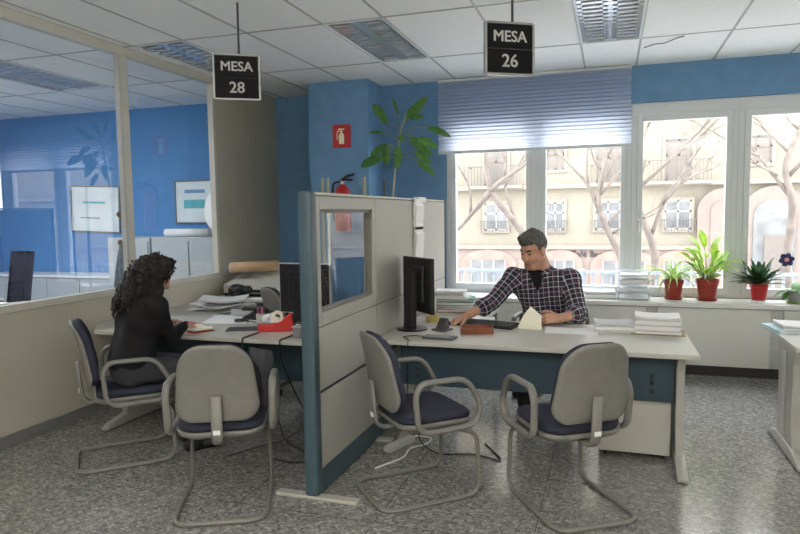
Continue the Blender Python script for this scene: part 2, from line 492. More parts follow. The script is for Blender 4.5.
def nets(F, lo, h):
    n = np.array(F.shape); I = F < 0
    c = n-1
    cnt = np.zeros(c); P = np.zeros((3,)+tuple(c))
    for axis in range(3):
        o = [i for i in range(3) if i != axis]
        for da in (0, 1):
            for db in (0, 1):
                st = [0, 0, 0]; st[o[0]] = da; st[o[1]] = db
                A = tuple(slice(st[i], st[i]+c[i]) for i in range(3))
                st2 = list(st); st2[axis] = 1
                Bs = tuple(slice(st2[i], st2[i]+c[i]) for i in range(3))
                f0 = F[A]; f1 = F[Bs]; x = I[A] != I[Bs]
                t = np.where(x, f0/np.where(x, f0-f1, 1), 0)
                cnt += x
                for i in range(3):
                    P[i] += np.where(x, t if i == axis else st[i], 0)
    act = cnt > 0
    idx = -np.ones(c, int); idx[act] = np.arange(act.sum())
    ii = np.argwhere(act)
    vs = lo+h*(ii+np.stack([P[i][act]/cnt[act] for i in range(3)], 1))
    quads = []
    for axis in range(3):
        o = [(axis+1) % 3, (axis+2) % 3]
        A = [slice(None)]*3; Bs = [slice(None)]*3
        A[axis] = slice(0, n[axis]-1); Bs[axis] = slice(1, n[axis])
        x = I[tuple(A)] != I[tuple(Bs)]
        e = np.argwhere(x)
        e = e[(e[:, o[0]] > 0) & (e[:, o[1]] > 0) & (e[:, o[0]] < c[o[0]]) & (e[:, o[1]] < c[o[1]])]
        if len(e) == 0: continue
        def g(d0, d1):
            q = e.copy(); q[:, o[0]] += d0; q[:, o[1]] += d1
            return idx[q[:, 0], q[:, 1], q[:, 2]]
        qd = np.stack([g(-1, -1), g(0, -1), g(0, 0), g(-1, 0)], 1)
        fl = ~I[e[:, 0], e[:, 1], e[:, 2]]
        qd[fl] = qd[fl][:, ::-1]
        quads.append(qd)
    return vs, np.concatenate(quads)
def np_mesh(name, parts):
    """parts: list of (verts, quads, material_index array or int)"""
    me = bpy.data.meshes.new(name); VS = []; QS = []; MI = []; o = 0
    for v, q, mi in parts:
        VS.append(v); QS.append(q+o); o += len(v)
        MI.append(np.full(len(q), mi) if np.isscalar(mi) else mi)
    VS = np.concatenate(VS); QS = np.concatenate(QS); MI = np.concatenate(MI)
    me.from_pydata(VS.tolist(), [], QS.tolist())
    me.polygons.foreach_set('material_index', MI.astype(int).tolist())
    me.polygons.foreach_set('use_smooth', [True]*len(QS))
    me.update()
    return me
SKY, FILL, CEIL_FILL, OFFICE_FILL, EXPO = 8.0, 340, 8, 130, 0.38
# ================================================================== CAMERA
CAMH = 1.58
f_px, yaw, pitch, roll = 643.16, .317444, .0823923, .0140208
fw = V((-math.sin(yaw)*math.cos(pitch), math.cos(yaw)*math.cos(pitch), -math.sin(pitch)))
rt = V((math.cos(yaw), math.sin(yaw), 0)); dn = fw.cross(rt)
r2 = rt*math.cos(roll)+dn*math.sin(roll); d2 = -rt*math.sin(roll)+dn*math.cos(roll)
cam = bpy.data.cameras.new('camera'); cam.sensor_width = 36; cam.lens = f_px/800*36; cam.clip_end = 300; cam.clip_start = .05
co = bpy.data.objects.new('camera', cam); COL.objects.link(co)
m3 = Matrix((r2, -d2, -fw)).transposed()
co.matrix_world = Matrix.Translation((0, 0, CAMH)) @ m3.to_4x4()
SC.camera = co

# ================================================================== SETTING
CZ = 3.03; YW = 7.02; XL = -3.97; XR = 4.9; YB = -2.6
OX = -8.6   # far side of the office behind the glass
struct('floor', B(OX-.2, XR+.2, YB-.2, 7.5, -.12, 0), 'terrazzo')
# ceiling tiles: one skin with holes where the light fittings sit
gx = [OX, -7.95, -7.3, -6.65, -6.0, -5.3, -4.7, -3.97, -3.87, -3.37, -2.77, -2.11, -1.62, -.93, -.27, .22, .92, 1.57, 2.22, 2.71, 3.4, 4.05, XR]
gy = [YB, -1.97, -.65, .67, 1.98, 3.29, 4.61, 5.93, 7.25]
FIX = [(-3.87, -3.37, 4.61, 5.93), (-2.11, -1.62, 4.61, 5.93), (-.27, .22, 4.61, 5.93), (2.22, 2.71, 4.61, 5.93), (-6.0, -5.3, 4.61, 5.93)]
bm = NB()
for i in range(len(gx)-1):
    for j in range(len(gy)-1):
        a, b, c, d = gx[i], gx[i+1], gy[j], gy[j+1]
        if any(abs(a-q[0]) < .01 and abs(c-q[2]) < .01 for q in FIX): continue
        dz = random.uniform(0, .002)
        bm.faces.new([bm.verts.new((x, y, CZ+dz)) for x, y in ((a, c), (a, d), (b, d), (b, c))])
box(bm, OX-.2, XR+.2, YB-.2, 7.4, CZ+.16, CZ+.3)
ceil = obj('ceiling', bm, 'ceiling tile'); ceil['kind'] = 'structure'
bm = NB()
for x in gx[1:-1]: box(bm, x-.009, x+.009, YB, 7.2, CZ-.004, CZ+.01)
for y in gy[1:-1]: box(bm, OX, XR, y-.009, y+.009, CZ-.004, CZ+.01)
obj('ceiling_grid', bm, 'ceiling bar', ceil)

# back wall: blue plaster with the window opening (x -1.75..XR, z .78..2.66)
WX0 = -1.75; WZ0, WZ1 = .70, 2.66
bm = NB()
box(bm, -2.51, WX0, YW, YW+.22, 0, CZ+.02)
box(bm, WX0, XR, YW, YW+.22, WZ1, CZ+.02)
box(bm, WX0, XR, YW, YW+.22, 0, WZ0)
struct('wall_back', bm, 'blue wall')
struct('wall_back_recess', B(-4.0, -3.1, 7.24, 7.4, 0, CZ+.02), 'blue wall')
struct('column', B(-3.205, -2.50, 6.58, 7.3, 0, CZ+.015), 'blue wall')
struct('wall_office_back', B(OX, -4.0, 7.24, 7.4, 0, CZ+.02), 'office blue wall')
struct('wall_office_side', B(OX-.15, OX, YB, 7.4, 0, CZ+.02), 'office blue wall')
struct('wall_front', B(OX, XR, YB-.15, YB, 0, CZ+.02), 'cream wall')
struct('wall_right', B(XR, XR+.15, YB, 7.3, 0, CZ+.02), 'cream wall')

# left wall: cream panels below and beyond, framed glazing above
GZ0, GZ1 = .985, 2.955
GY1 = 5.88
bm = NB()
box(bm, XL-.045, XL-.004, YB, 7.24, .0, GZ0-.04)
box(bm, XL-.045, XL-.004, GY1+.04, 7.24, GZ0-.05, CZ+.01)
wl = struct('wall_left', bm, 'cream wall')
bm = NB()
box(bm, XL-.06, XL+.006, YB, GY1+.05, GZ0-.055, GZ0, .004)
box(bm, XL-.06, XL+.006, YB, GY1+.1, GZ1, CZ+.01, .004)
obj('glazing_rail', bm, 'frame cream', wl)
for y0, y1 in ((4.555, 4.64), (3.0-.30, 2.79), (.9, .985), (-.9, -.815), (GY1, GY1+.045)):
    obj('glazing_post', B(XL-.06, XL+.006, y0, y1, GZ0, GZ1, .004), 'frame cream', wl)
    if y0 != GY1:
        obj('glazing_bead', B(XL-.03, XL+.012, y0-.028, y0-.002, GZ0, GZ1, .003), 'light grey plastic', wl)
for y0, y1 in ((4.64, GY1), (2.79, 4.53), (.985, 2.67)):
    bm = NB(); bm.faces.new([bm.verts.new((XL-.025, y, z)) for y, z in ((y0, GZ0), (y1, GZ0), (y1, GZ1), (y0, GZ1))])
    obj('pane', bm, 'partition glass', wl)
struct('baseboard_left', B(XL-.006, XL+.012, YB, 7.24, 0, .085, .003), 'grey trim')

# windows: outer frames, mullions, sashes
def window(n, xa, xb, first):
    f = NB()
    box(f, xa, xb, YW+.02, YW+.10, WZ0, WZ0+.05, .004)
    box(f, xa, xb, YW+.02, YW+.10, WZ1-.13, WZ1, .004)
    w = struct('window_%d' % n, f, 'white paint')
    return w
bays = [(-1.643, -.873), (-.664, .087), (.30, 1.06), (1.276, 2.036), (2.25, 3.01), (3.22, 3.98), (4.19, 4.85)]
for i, (a, b) in enumerate(bays):
    xa = WX0 if i == 0 else (bays[i-1][1]+a)/2
    xb = XR if i == len(bays)-1 else (b+bays[i+1][0])/2
    w = window(i+1, xa, xb, i == 0)
    obj('jamb', B(xa, a-.055 if i else a-.05, YW+.02, YW+.10, WZ0+.05, WZ1-.13, .004), 'white paint', w)
    obj('jamb', B(b+.05, xb, YW+.02, YW+.10, WZ0+.05, WZ1-.13, .004), 'white paint', w)
    s = NB()
    box(s, a-.055, a, YW+.005, YW+.09, WZ0+.035, WZ1-.115, .006); box(s, b, b+.055, YW+.005, YW+.09, WZ0+.035, WZ1-.115, .006)
    box(s, a-.002, b+.002, YW+.005, YW+.09, WZ0+.035, WZ0+.10, .006); box(s, a-.002, b+.002, YW+.005, YW+.09, WZ1-.185, WZ1-.115, .006)
    sash = obj('sash', s, 'white paint', w)
    g = NB(); g.faces.new([g.verts.new((x, YW+.05, z)) for x, z in ((a, WZ0+.095), (b, WZ0+.095), (b, WZ1-.18), (a, WZ1-.18))])
    obj('pane', g, 'window glass', w)
    if i in (2, 4, 6):
        h = NB(); box(h, a-.038, a-.018, YW-.006, YW+.006, 1.40, 1.50, .003); box(h, a-.034, a-.022, YW-.03, YW-.004, 1.47, 1.482, .002); box(h, a-.036, a-.02, YW-.036, YW-.024, 1.37, 1.485, .004)
        obj('handle', h, 'chrome', w)
    else:
        pass
# low cover along the window wall: removable panels under one long sill board
YC = 6.62
solo('sill_board', B(-1.62, XR, YC-.02, YW+.02, .655, .70, .006), 'sill white', 'long white sill board running under the windows, carrying papers and potted plants', 'sill')
px_ = [-1.60, -.70, .385, 1.46, 2.55, 3.63, 4.7]
names = ['behind the seated man', 'below the paper trays', 'below the spider plant and leafy plant', 'to the right, beyond the second desk', 'out past the second desk', 'at the far end']
gap = .11
for i in range(6):
    if i > 3: break
    t = thing('radiator_cover', 'pale grey radiator cover panel under the sill, '+names[i], 'radiator cover', (px_[i], YC, 0), 0, 'radiator covers under the window sill')
    w_ = px_[i+1]-px_[i]
    obj('panel', B(gap*.5, w_-gap*.5, .0, .02, .10, .648, .003), 'radiator cover', t)
    obj('side_strip', B(w_-gap*.5, w_+gap*.5-.004, .012, .03, .10, .648), 'cover joint', t)
    obj('plinth', B(0, w_-.002, .03, .05, 0, .10), 'dark plinth', t)

# ------------------------------------------------------------------ ceiling light fittings
def light_fixture(x0, x1, y0, y1, label):
    t = thing('ceiling_light', label, 'ceiling light', (x0, y0, CZ), 0, 'louvred ceiling lights')
    W = x1-x0; Lh = y1-y0
    f = NB()
    box(f, .0, .018, 0, Lh, -.008, .115); box(f, W-.018, W, 0, Lh, -.008, .115); box(f, .018, W-.018, 0, .018, -.008, .115); box(f, .018, W-.018, Lh-.018, Lh, -.008, .115)
    box(f, .0, W, 0, Lh, .115, .12)
    obj('housing', f, 'white paint', t)
    l = NB(); nx = 2; ny = 13
    c = W/2
    box(l, c-.016, c+.016, .018, Lh-.018, .0, .06)
    for k in range(1, ny):
        y = .018+(Lh-.036)*k/ny
        for xa, xb in ((.018, c-.016), (c+.016, W-.018)):
            prism(l, [(y-.02, .0), (y+.02, 0), (y+.004, .05), (y-.004, .05)], 'x', xa, xb)
    for xa in (.018, c-.05, c+.016, W-.052):
        s = 1 if xa in (.018, c+.016) else -1
        xx = xa if s > 0 else xa+.034
        prism(l, [(xx, 0), (xx+s*.034, 0), (xx+s*.006, .055), (xx, .055)], 'y', .02, Lh-.02)
    obj('louvre', l, 'louvre aluminium', t)
    for xc in (W*.27, W*.73):
        obj('tube', TB([(xc, .05, .085), (xc, Lh-.05, .085)], .013, 10), 'paper', t)
    return t
LB = ['louvred ceiling light at far left, cut off by the glazed partition', 'louvred ceiling light above the blue column, between the two hanging signs',
      'louvred ceiling light right of the MESA 26 sign, near the blind', 'louvred ceiling light off to the right over the second desk', 'louvred ceiling light inside the office behind the glass',]
for q, lb in zip(FIX[:5], LB): light_fixture(*q, lb)
# loose black wire on the ceiling
solo('ceiling_wire', TB([(.26, 6.25, CZ-.008), (.34, 6.16, CZ-.006), (.42, 6.14, CZ-.01), (.52, 6.0, CZ-.006), (.56, 5.97, CZ-.008)], .004, 6), 'black plastic', 'short loose black wire lying across the ceiling tile right of the light', 'wire')

# ------------------------------------------------------------------ blind
bm = NB()
bx0, bx1, bz0, bz1 = -1.815, .178, 2.225, 3.0
npl = 19
prof = []
for k in range(npl):
    za = bz0+.03+(bz1-bz0-.03)*k/npl; zb = bz0+.03+(bz1-bz0-.03)*(k+1)/npl
    prof += [(0.0, za), (.012, (za*.65+zb*.35))]
prof.append((0, bz1))
rows = []
for (dy, z) in prof:
    rows.append((bm.verts.new((bx0, YW-.075-dy, z)), bm.verts.new((bx1, YW-.075-dy, z))))
for a, b in zip(rows, rows[1:]): bm.faces.new((a[0], a[1], b[1], b[0]))
t = thing('pleated_blind', 'pale blue pleated blind half lowered over the left windows', 'blind', (0, 0, 0))
obj('fabric', bm, 'blind', t)
obj('bottom_rail', B(bx0, bx1, YW-.095, YW-.065, bz0, bz0+.032, .006), 'white paint', t)
obj('head_rail', B(bx0, bx1, YW-.10, YW-.055, bz1-.005, CZ-.006, .004), 'white paint', t)

# ------------------------------------------------------------------ hanging table signs
def hanging_sign(x, y, zc, num, label):
    t = thing('hanging_sign', label, 'sign', (x, y, zc), R(33), 'table number signs hung from the ceiling')
    W, H = .305, .298
    f = NB()
    fw_ = .013
    for s in (-1, 1):
        box(f, s*W/2-fw_/2, s*W/2+fw_/2, -.016, .016, -H/2, H/2, .003); box(f, -W/2+fw_/2, W/2-fw_/2, -.016, .016, s*H/2-fw_/2, s*H/2+fw_/2, .003)
    obj('frame', f, 'brushed aluminium', t)
    p = NB(); box(p, -W/2+.008, W/2-.008, -.011, .011, -H/2+.008, -.004); box(p, -W/2+.008, W/2-.008, -.011, .011, .001, H/2-.008)
    obj('plate', p, 'sign black', t)
    for txt, z, sz in (('MESA', .068, .090), (num, -.074, .105)):
        me = mesh_T(text_mesh(txt, sz, .0012, .0020), Matrix.Translation((0, -.0122, z)) @ Matrix.Rotation(R(90), 4, 'X'))
        obj('lettering', me, 'sign letter', t)
    obj('rod', TB([(0.02, 0, H/2), (.02, 0, CZ-zc)], .0075, 10), 'dark grey plastic', t)
    return t
hanging_sign(-2.455, 3.94, 2.530, '28', 'black hanging sign reading MESA 28 in a silver frame')
hanging_sign(-.590, 3.94, 2.550, '26', 'black hanging sign reading MESA 26 in a silver frame')

# ------------------------------------------------------------------ extinguisher sign and extinguisher
t = thing('extinguisher_sign', 'small square red sign with a pale fire extinguisher symbol on the blue column', 'sign', (-2.81, 6.574, 2.435))
obj('plate', B(-.105, .105, -.004, .004, -.125, .125), 'sign red', t)
bm = NB()
pts = rounded_rect(-.03, .03, -.085, .035, (.028, .028, .006, .006))
prism(bm, pts, 'y', -.0065, -.0035)
prism(bm, [(-.012, .035), (.012, .035), (.012, .06), (-.012, .06)], 'y', -.0065, -.0035)
prism(bm, [(-.045, .066), (.035, .066), (.035, .08), (-.03, .084)], 'y', -.0065, -.0035)
tube(bm, fillet([(-.02, -.005, .06), (-.05, -.005, .05), (-.05, -.005, -.04)], .03), .006, 6)
obj('symbol', bm, 'sign pale', t)
t = thing('fire_extinguisher', 'red fire extinguisher with black handle hung on the blue column behind the divider', 'fire extinguisher', (-2.75, 6.43, 1.405))
obj('cylinder', LT([(0, 0), (.075, 0), (.083, .02), (.083, .40), (.07, .455), (.035, .485), (.028, .50), (0, .50)], seg=28), 'red paint', t, 40)
obj('valve', LT([(0, .495), (.024, .495), (.024, .53), (.015, .55), (0, .55)], seg=14), 'brushed aluminium', t, 40)
bm = NB(); tube(bm, [(-.02, 0, .545), (.06, -.02, .585), (.15, -.04, .60)], .012, 8, flat=1.5); tube(bm, [(-.02, 0, .535), (.05, -.02, .55), (.13, -.035, .54)], .010, 8, flat=1.5)
obj('handle', bm, 'black plastic', t)
obj('hose', TB(fillet([(-.015, 0, .53), (-.10, -.02, .52), (-.115, -.02, .40), (-.098, -.02, .12)], .06), .012, 8), 'black plastic', t)
obj('bracket', B(-.03, .03, .08, .146, .30, .40), 'dark grey plastic', t)

# ------------------------------------------------------------------ divider between the two desks
PX0, PX1 = -1.60, -1.53
YJ, YE = 4.13, 6.06
PT = 1.705
t = thing('office_divider', 'tall office divider with teal post, beige panels and a framed glass window between the desks', 'divider', (0, 0, 0))
obj('end_post', B(-1.602, -1.522, 3.12, 3.20, .02, PT+.004, .016, 3), 'teal post', t, 40)
obj('end_post', B(-1.612, -1.518, YE, YE+.03, .02, PT, .006), 'teal post', t)
obj('top_rail', B(PX0+.004, PX1-.004, 3.20, YE, PT-.016, PT, .003), 'frame cream', t)
obj('base_panel', B(PX0+.006, PX1-.006, 3.20, YE, .015, .148), 'teal post', t)
obj('foot', B(-1.79, -1.29, 3.125, 3.185, .0, .022, .006), 'desk edge', t)
obj('foot', B(-1.60, -1.42, 4.09, 4.15, .0, .022, .006), 'desk edge', t)
obj('foot', B(-1.79, -1.29, YE-.05, YE, .0, .014, .004), 'desk edge', t)
obj('core', B(PX0+.012, PX1-.012, 3.20, YE, .148, .60), 'dark plinth', t); obj('core', B(PX0+.003, PX1-.003, 3.21, YE-.01, .60, .99), 'chair plastic', t)
def pan(y0, y1, z0, z1):
    obj('panel', B(PX0, PX1, y0+.004, y1-.004, z0+.004, z1-.004, .006), 'partition panel', t)
pan(3.20, YJ, .148, .583); pan(3.20, YJ, .594, .958)
pan(YJ, YE, .148, .583); pan(YJ, YE, .594, .958); pan(YJ, YE, .955, PT-.016)
wf = NB(); y0, y1, z0, z1 = 3.204, YJ-.004, .959, PT-.02
b_ = .046
for (a, b, c, d) in ((y0, y0+b_, z0, z1), (y1-b_, y1, z0, z1), (y0+b_, y1-b_, z0, z0+.075), (y0+b_, y1-b_, z1-.075, z1)):
    box(wf, PX0, PX1, a, b, c, d, .004)
obj('window_frame', wf, 'partition panel', t)
bd = NB()
for (a, b, c, d) in ((y0+b_, y0+b_+.018, z0+.075, z1-.075), (y1-b_-.018, y1-b_, z0+.075, z1-.075), (y0+b_, y1-b_, z0+.075, z0+.093), (y0+b_, y1-b_, z1-.093, z1-.075)):
    box(bd, PX0+.012, PX1-.012, a, b, c, d, .003)
obj('glazing_bead', bd, 'chair plastic', t)
g = NB(); g.faces.new([g.verts.new(((PX0+PX1)/2, y, z)) for y, z in ((y0+b_, z0+.075), (y1-b_, z0+.075), (y1-b_, z1-.075), (y0+b_, z1-.075))])
obj('pane', g, 'partition glass', t)
# papers clipped over the top edge of the divider
t = thing('hanging_file_pocket', 'white paper pockets hung by a clip over the top of the divider', 'file pocket', (PX1, 5.12, 0))
obj('clip', B(-.03, .02, .0, .22, PT-.03, PT+.012, .004), 'sill white', t)
obj('strap', B(.004, .012, -.02, .02, 1.2, PT-.02), 'light grey plastic', t)
for k, (za, zb) in enumerate(((1.42, 1.64), (1.19, 1.41))):
    bm = NB(); prism(bm, [(.004, za), (.016, za), (.036, zb), (.03, zb+.012), (.004, zb+.03)], 'y', -.11, .11)
    obj('pocket', bm, 'sill white', t)
    bm = NB(); box(bm, .010, .024, -.10, .10, za+.03, zb+.06); obj('sheets', bm, 'paper', t)
# pale uprights rising behind the divider
t = thing('upright_rack', 'slim pale metal rack whose three uprights rise behind the divider', 'rack', (0, 0, 0))
for x in (-2.74, -2.68, -2.295): obj('upright', B(x-.012, x+.012, 5.89, 5.914, 0, 1.945, .003), 'stem pale', t)
obj('upright', B(-2.095, -2.075, 5.89, 5.91, 0, 1.90, .003), 'dark grey plastic', t)
obj('shelf', B(-2.74, -2.08, 5.80, 6.10, .38, .40, .003), 'desk metal', t)
# ================================================================== DESKS
DZ = .73
def desk_leg(x, yf, yb, t, w=.065, s=1):
    """C-leg: flared foot on the floor, flat upright, support arm under the top"""
    ym = (yf+yb)/2
    bm = NB()
    prism(bm, [(yf, .004), (yf, .022), (yf+.05, .045), (ym-.16, .085), (ym+.16, .085), (yb-.05, .045), (yb, .022), (yb, .004)], 'x', x-w/2, x+w/2, .012)
    leg = obj('leg', bm, 'desk metal', t, 40)
    bm = NB(); prism(bm, [(ym-.19, .07), (ym+.19, .07), (ym+.17, .25), (ym+.17, .60), (ym+.22, .70), (ym-.22, .70), (ym-.17, .60), (ym-.17, .25)], 'x', x-w*.36, x+w*.36, .006)
    obj('upright', bm, 'desk metal', leg)
    obj('cable_cover', B(x+s*w*.36-(.0 if s > 0 else .012), x+s*w*.36+(.012 if s > 0 else 0), ym-.03, ym+.03, .12, .66, .004), 'light grey plastic', leg)
    return leg
def desk_holes(bm, x, y, z0):
    for k in range(3): lathe(bm, [(0, 0), (.014, 0), (.014, .004), (0, .004)], seg=14, T=Matrix.Translation((x, y, z0+.05*k)) @ Matrix.Rotation(R(90), 4, 'X'))

# man's desk (right of the divider)
t = thing('office_desk', 'long pale desk with dark teal front panel where the man in the plaid shirt sits', 'desk', (0, 0, 0), 0, 'pale office desks')
bm = NB(); prism(bm, [(-1.52, 4.045), (.505, 4.055), (.505, 4.98), (-.95, 5.0), (-.95, 5.78), (-1.52, 5.78)], 'z', DZ-.03, DZ, .005)
obj('desktop', bm, 'beige laminate', t)
desk_leg(.415, 3.93, 4.78, t)
desk_leg(-1.36, 4.1, 4.95, t, s=-1)
obj('modesty_panel', B(-1.40, .385, 4.24, 4.258, .385, DZ-.032), 'teal panel', t)
bm = NB(); desk_holes(bm, .255, 4.24, .45); desk_holes(bm, -1.27, 4.24, .45)
obj('cable_hole', bm, 'black plastic', t)
obj('support_leg', B(-1.0, -.96, 5.70, 5.74, 0, DZ-.03, .004), 'desk metal', t)
def pedestal(x0, x1, y0, y1, z1, label):
    t = thing('drawer_pedestal', label, 'drawer unit', (x0, y0, 0), 0, 'drawer pedestals under desks')
    W = x1-x0; D = y1-y0
    obj('body', B(0, W, 0, D, .034, z1, .004), 'beige laminate', t)
    for i in range(3):
        za = .07+(z1-.08)*i/3
        d = obj('drawer', B(.003, W-.003, D+.001, D+.02, za, za+(z1-.08)/3-.006, .003), 'beige laminate', t)
        obj('handle', B(W/2-.06, W/2+.06, D+.02, D+.034, za+.11, za+.122, .003), 'grey plastic', d)
    for a, b in ((.04, .05), (W-.04, .05), (.04, D-.05), (W-.04, D-.05)):
        bm = NB(); lathe(bm, [(0, -.012), (.017, -.012), (.017, .012), (0, .012)], seg=16, T=Matrix.Translation((a, b, .017)) @ Matrix.Rotation(R(90), 4, 'Y'))
        box(bm, a-.01, a+.01, b-.01, b+.01, .017, .036)
        obj('castor', bm, 'black plastic', t)
pedestal(-.06, .37, 4.265, 4.83, .60, 'beige drawer pedestal on castors under the right end of the man\'s desk')

# woman's side desk (left of the divider)
t = thing('office_desk', 'pale desk left of the divider where the woman with curly hair reads', 'desk', (0, 0, 0), 0, 'pale office desks')
bm = NB(); prism(bm, [(-3.72, 3.86), (-1.64, 3.855), (-1.64, 4.75), (-3.20, 4.78), (-3.30, 5.52), (-3.93, 5.52), (-3.93, 4.1)], 'z', DZ-.03, DZ, .005)
obj('desktop', bm, 'beige laminate', t)
desk_leg(-3.56, 3.74, 4.55, t, s=-1)
desk_leg(-1.78, 3.90, 4.70, t)
obj('modesty_panel', B(-3.52, -1.82, 4.30, 4.318, .33, DZ-.032), 'teal panel', t)
obj('support_leg', B(-3.88, -3.84, 5.44, 5.48, 0, DZ-.03, .004), 'desk metal', t)
# second desk at the right edge
t = thing('office_desk', 'pale desk at the right edge of the photo with a flared leg', 'desk', (0, 0, 0), 0, 'pale office desks')
bm = NB(); prism(bm, [(1.085, 4.43), (2.9, 4.43), (2.9, 5.35), (1.085, 5.35)], 'z', DZ-.03, DZ, .005)
obj('desktop', bm, 'beige laminate', t)
desk_leg(1.115, 4.29, 5.06, t, .075, -1)
desk_leg(2.8, 4.30, 5.05, t)
obj('modesty_panel', B(1.21, 2.75, 4.64, 4.66, .40, DZ-.032), 'teal panel', t)
pedestal(1.25, 1.67, 4.68, 5.2, .60, 'beige drawer pedestal under the desk at the right edge')

# ================================================================== VISITOR CHAIRS
def loop_back(n=40):
    # outline of the backrest: rounded trapezoid, a little wider below the middle
    pts = rounded_rect(-.215, .215, 0, .43, (.14, .14, .085, .085), 9)
    return [(x*(1-.19*max(0, z-.12)/.31), z) for x, z in pts]
def back_shell(bm, depth, inset=0, y0=0, bulge=.03, mi=0):
    """curved slab following the backrest outline; concave toward the sitter (+y)"""
    o = loop_back()
    c = (0, .215)
    rings = []
    fr = [(1, 0), (1, 1)]
    def pos(px, pz, q):
        return V((px, y0+q-bulge*(1-(px/.22)**2)+.02*math.sin(math.pi*pz/.43), pz))
    def ring(s, q): return [bm.verts.new(pos(c[0]+(x-c[0])*s, c[1]+(z-c[1])*s, q)) for x, z in o]
    k = 1-inset
    layers = [(k*.2, 0), (k*.55, 0), (k*.88, 0.001), (k*.97, depth*.15), (k, depth*.45), (k, depth*.6), (k*.97, depth*.9), (k*.88, depth), (k*.55, depth), (k*.2, depth)]
    rs = [ring(s, q) for s, q in layers]
    for a, b in zip(rs, rs[1:]):
        for i in range(len(a)):
            f = bm.faces.new((a[i], a[(i+1) % len(a)], b[(i+1) % len(a)], b[i])); f.material_index = mi; f.smooth = True
    bm.faces.new(rs[0]).material_index = mi; bm.faces.new(list(reversed(rs[-1]))).material_index = mi
def seat_slab(bm, o, zs):
    """zs: list of (scale, z); seat outline o around origin"""
    rs = []
    for s, z in zs:
        rs.append([bm.verts.new((x*s, y*s, z+.012*abs(x*s/.24)**2-.018*max(0, (y*s-.14)/.1)**2*(1 if y > 0 else 0))) for x, y in o])
    for a, b in zip(rs, rs[1:]):
        for i in range(len(a)):
            f = bm.faces.new((a[i], a[(i+1) % len(a)], b[(i+1) % len(a)], b[i])); f.smooth = True
    bm.faces.new(rs[0]); bm.faces.new(list(reversed(rs[-1])))
def chair_top(t, seat_z=.43):
    """seat pan, cushion, backrest and arms shared by all chairs; origin under the seat centre, sitter faces +y"""
    o = rounded_rect(-.235, .235, -.215, .245, (.12, .12, .10, .10), 8)
    bm = NB(); seat_slab(bm, o, [(.3, seat_z-.035), (.8, seat_z-.033), (.95, seat_z-.015), (1.0, seat_z+.012), (.96, seat_z+.014), (.3, seat_z+.012)])
    obj('seat_pan', bm, 'chair plastic', t, 180)
    bm = NB(); seat_slab(bm, o, [(.3, seat_z+.010), (.93, seat_z+.012), (.97, seat_z+.03), (.955, seat_z+.05), (.88, seat_z+.062), (.5, seat_z+.058), (.2, seat_z+.056)])
    obj('seat', bm, 'navy fabric', t, 180)
    T = Matrix.Translation((0, -.235, seat_z+.085)) @ Matrix.Rotation(R(11), 4, 'X')
    bm = NB(); back_shell(bm, .026, 0); bmesh.ops.transform(bm, matrix=T, verts=bm.verts[:])
    bk = obj('backrest', bm, 'chair plastic', t, 180)
    bm = NB(); back_shell(bm, .045, .035, .022); bmesh.ops.transform(bm, matrix=T, verts=bm.verts[:])
    obj('back_cushion', bm, 'navy fabric', bk, 180)
    # flat spring bar from the seat pan up the middle of the back
    path = fillet([(0, -.05, seat_z-.03), (0, -.245, seat_z-.035), (0, -.285, seat_z+.0), (0, -.305, seat_z+.235)], .05, 6)
    obj('back_bar', TB(path, .011, 12, flat=2.7, side=(1, 0, 0)), 'chair plastic', t)
    lb = NB(); box(lb, -.018, .018, -.004, .001, -.012, .012); bmesh.ops.transform(lb, matrix=Matrix.Translation((0, -.303, seat_z+.045)) @ Matrix.Rotation(R(4.5), 4, 'X'), verts=lb.verts[:])
    obj('label_sticker', lb, 'sill white', t)
    for s in (-1, 1):
        x = s*.276
        p = [(x-s*.004, -.15, seat_z+.03), (x, -.165, seat_z+.20), (x, -.13, seat_z+.262), (x, .14, seat_z+.262), (x, .235, seat_z+.10), (x-s*.004, .19, seat_z-.005), (x-s*.006, -.10, seat_z-.012)]
        obj('armrest', TB(fillet(p, [.07, .07, .07, .07, .09, .07, .06], 6, closed=True), .0155, 12, closed=True, flat=1.35, side=(1, 0, 0)), 'chair plastic', t)
def visitor_chair(loc, rz, label):
    t = thing('visitor_chair', label, 'chair', loc, rz, 'grey cantilever visitor chairs')
    chair_top(t)
    r = .0125
    p = [(-.16, -.12, .392), (-.19, .12, .392), (-.222, .235, .36), (-.232, .245, .012), (-.235, -.335, .0125), (.235, -.335, .0125), (.232, .245, .012), (.222, .235, .36), (.19, .12, .392), (.16, -.12, .392)]
    p = [V(q) for q in p]
    obj('sled_frame', TB(fillet(p, [0, .06, .09, .09, .10, .10, .09, .09, .06, 0], 7), r, 12), 'chair tube', t)
    bm = NB()
    box(bm, -.17, .17, -.11, -.07, .385, .402, .003); box(bm, -.19, .19, .08, .12, .385, .402, .003)
    obj('crossbar', bm, 'chair tube', t)
    return t
ch = visitor_chair((-2.04, 3.03, 0), R(26), 'grey visitor chair with its back to the viewer, a black bag on its seat')
dup(ch, (-.215, 3.52, 0), R(33), 'grey visitor chair with navy seat facing the man\'s desk, seen from behind')
dup(ch, (-1.02, 3.46, 0), R(-48), 'grey visitor chair with navy seat standing sideways against the divider')
dup(ch, (-3.02, 3.42, 0), R(-46), 'grey visitor chair the woman with curly hair sits on')

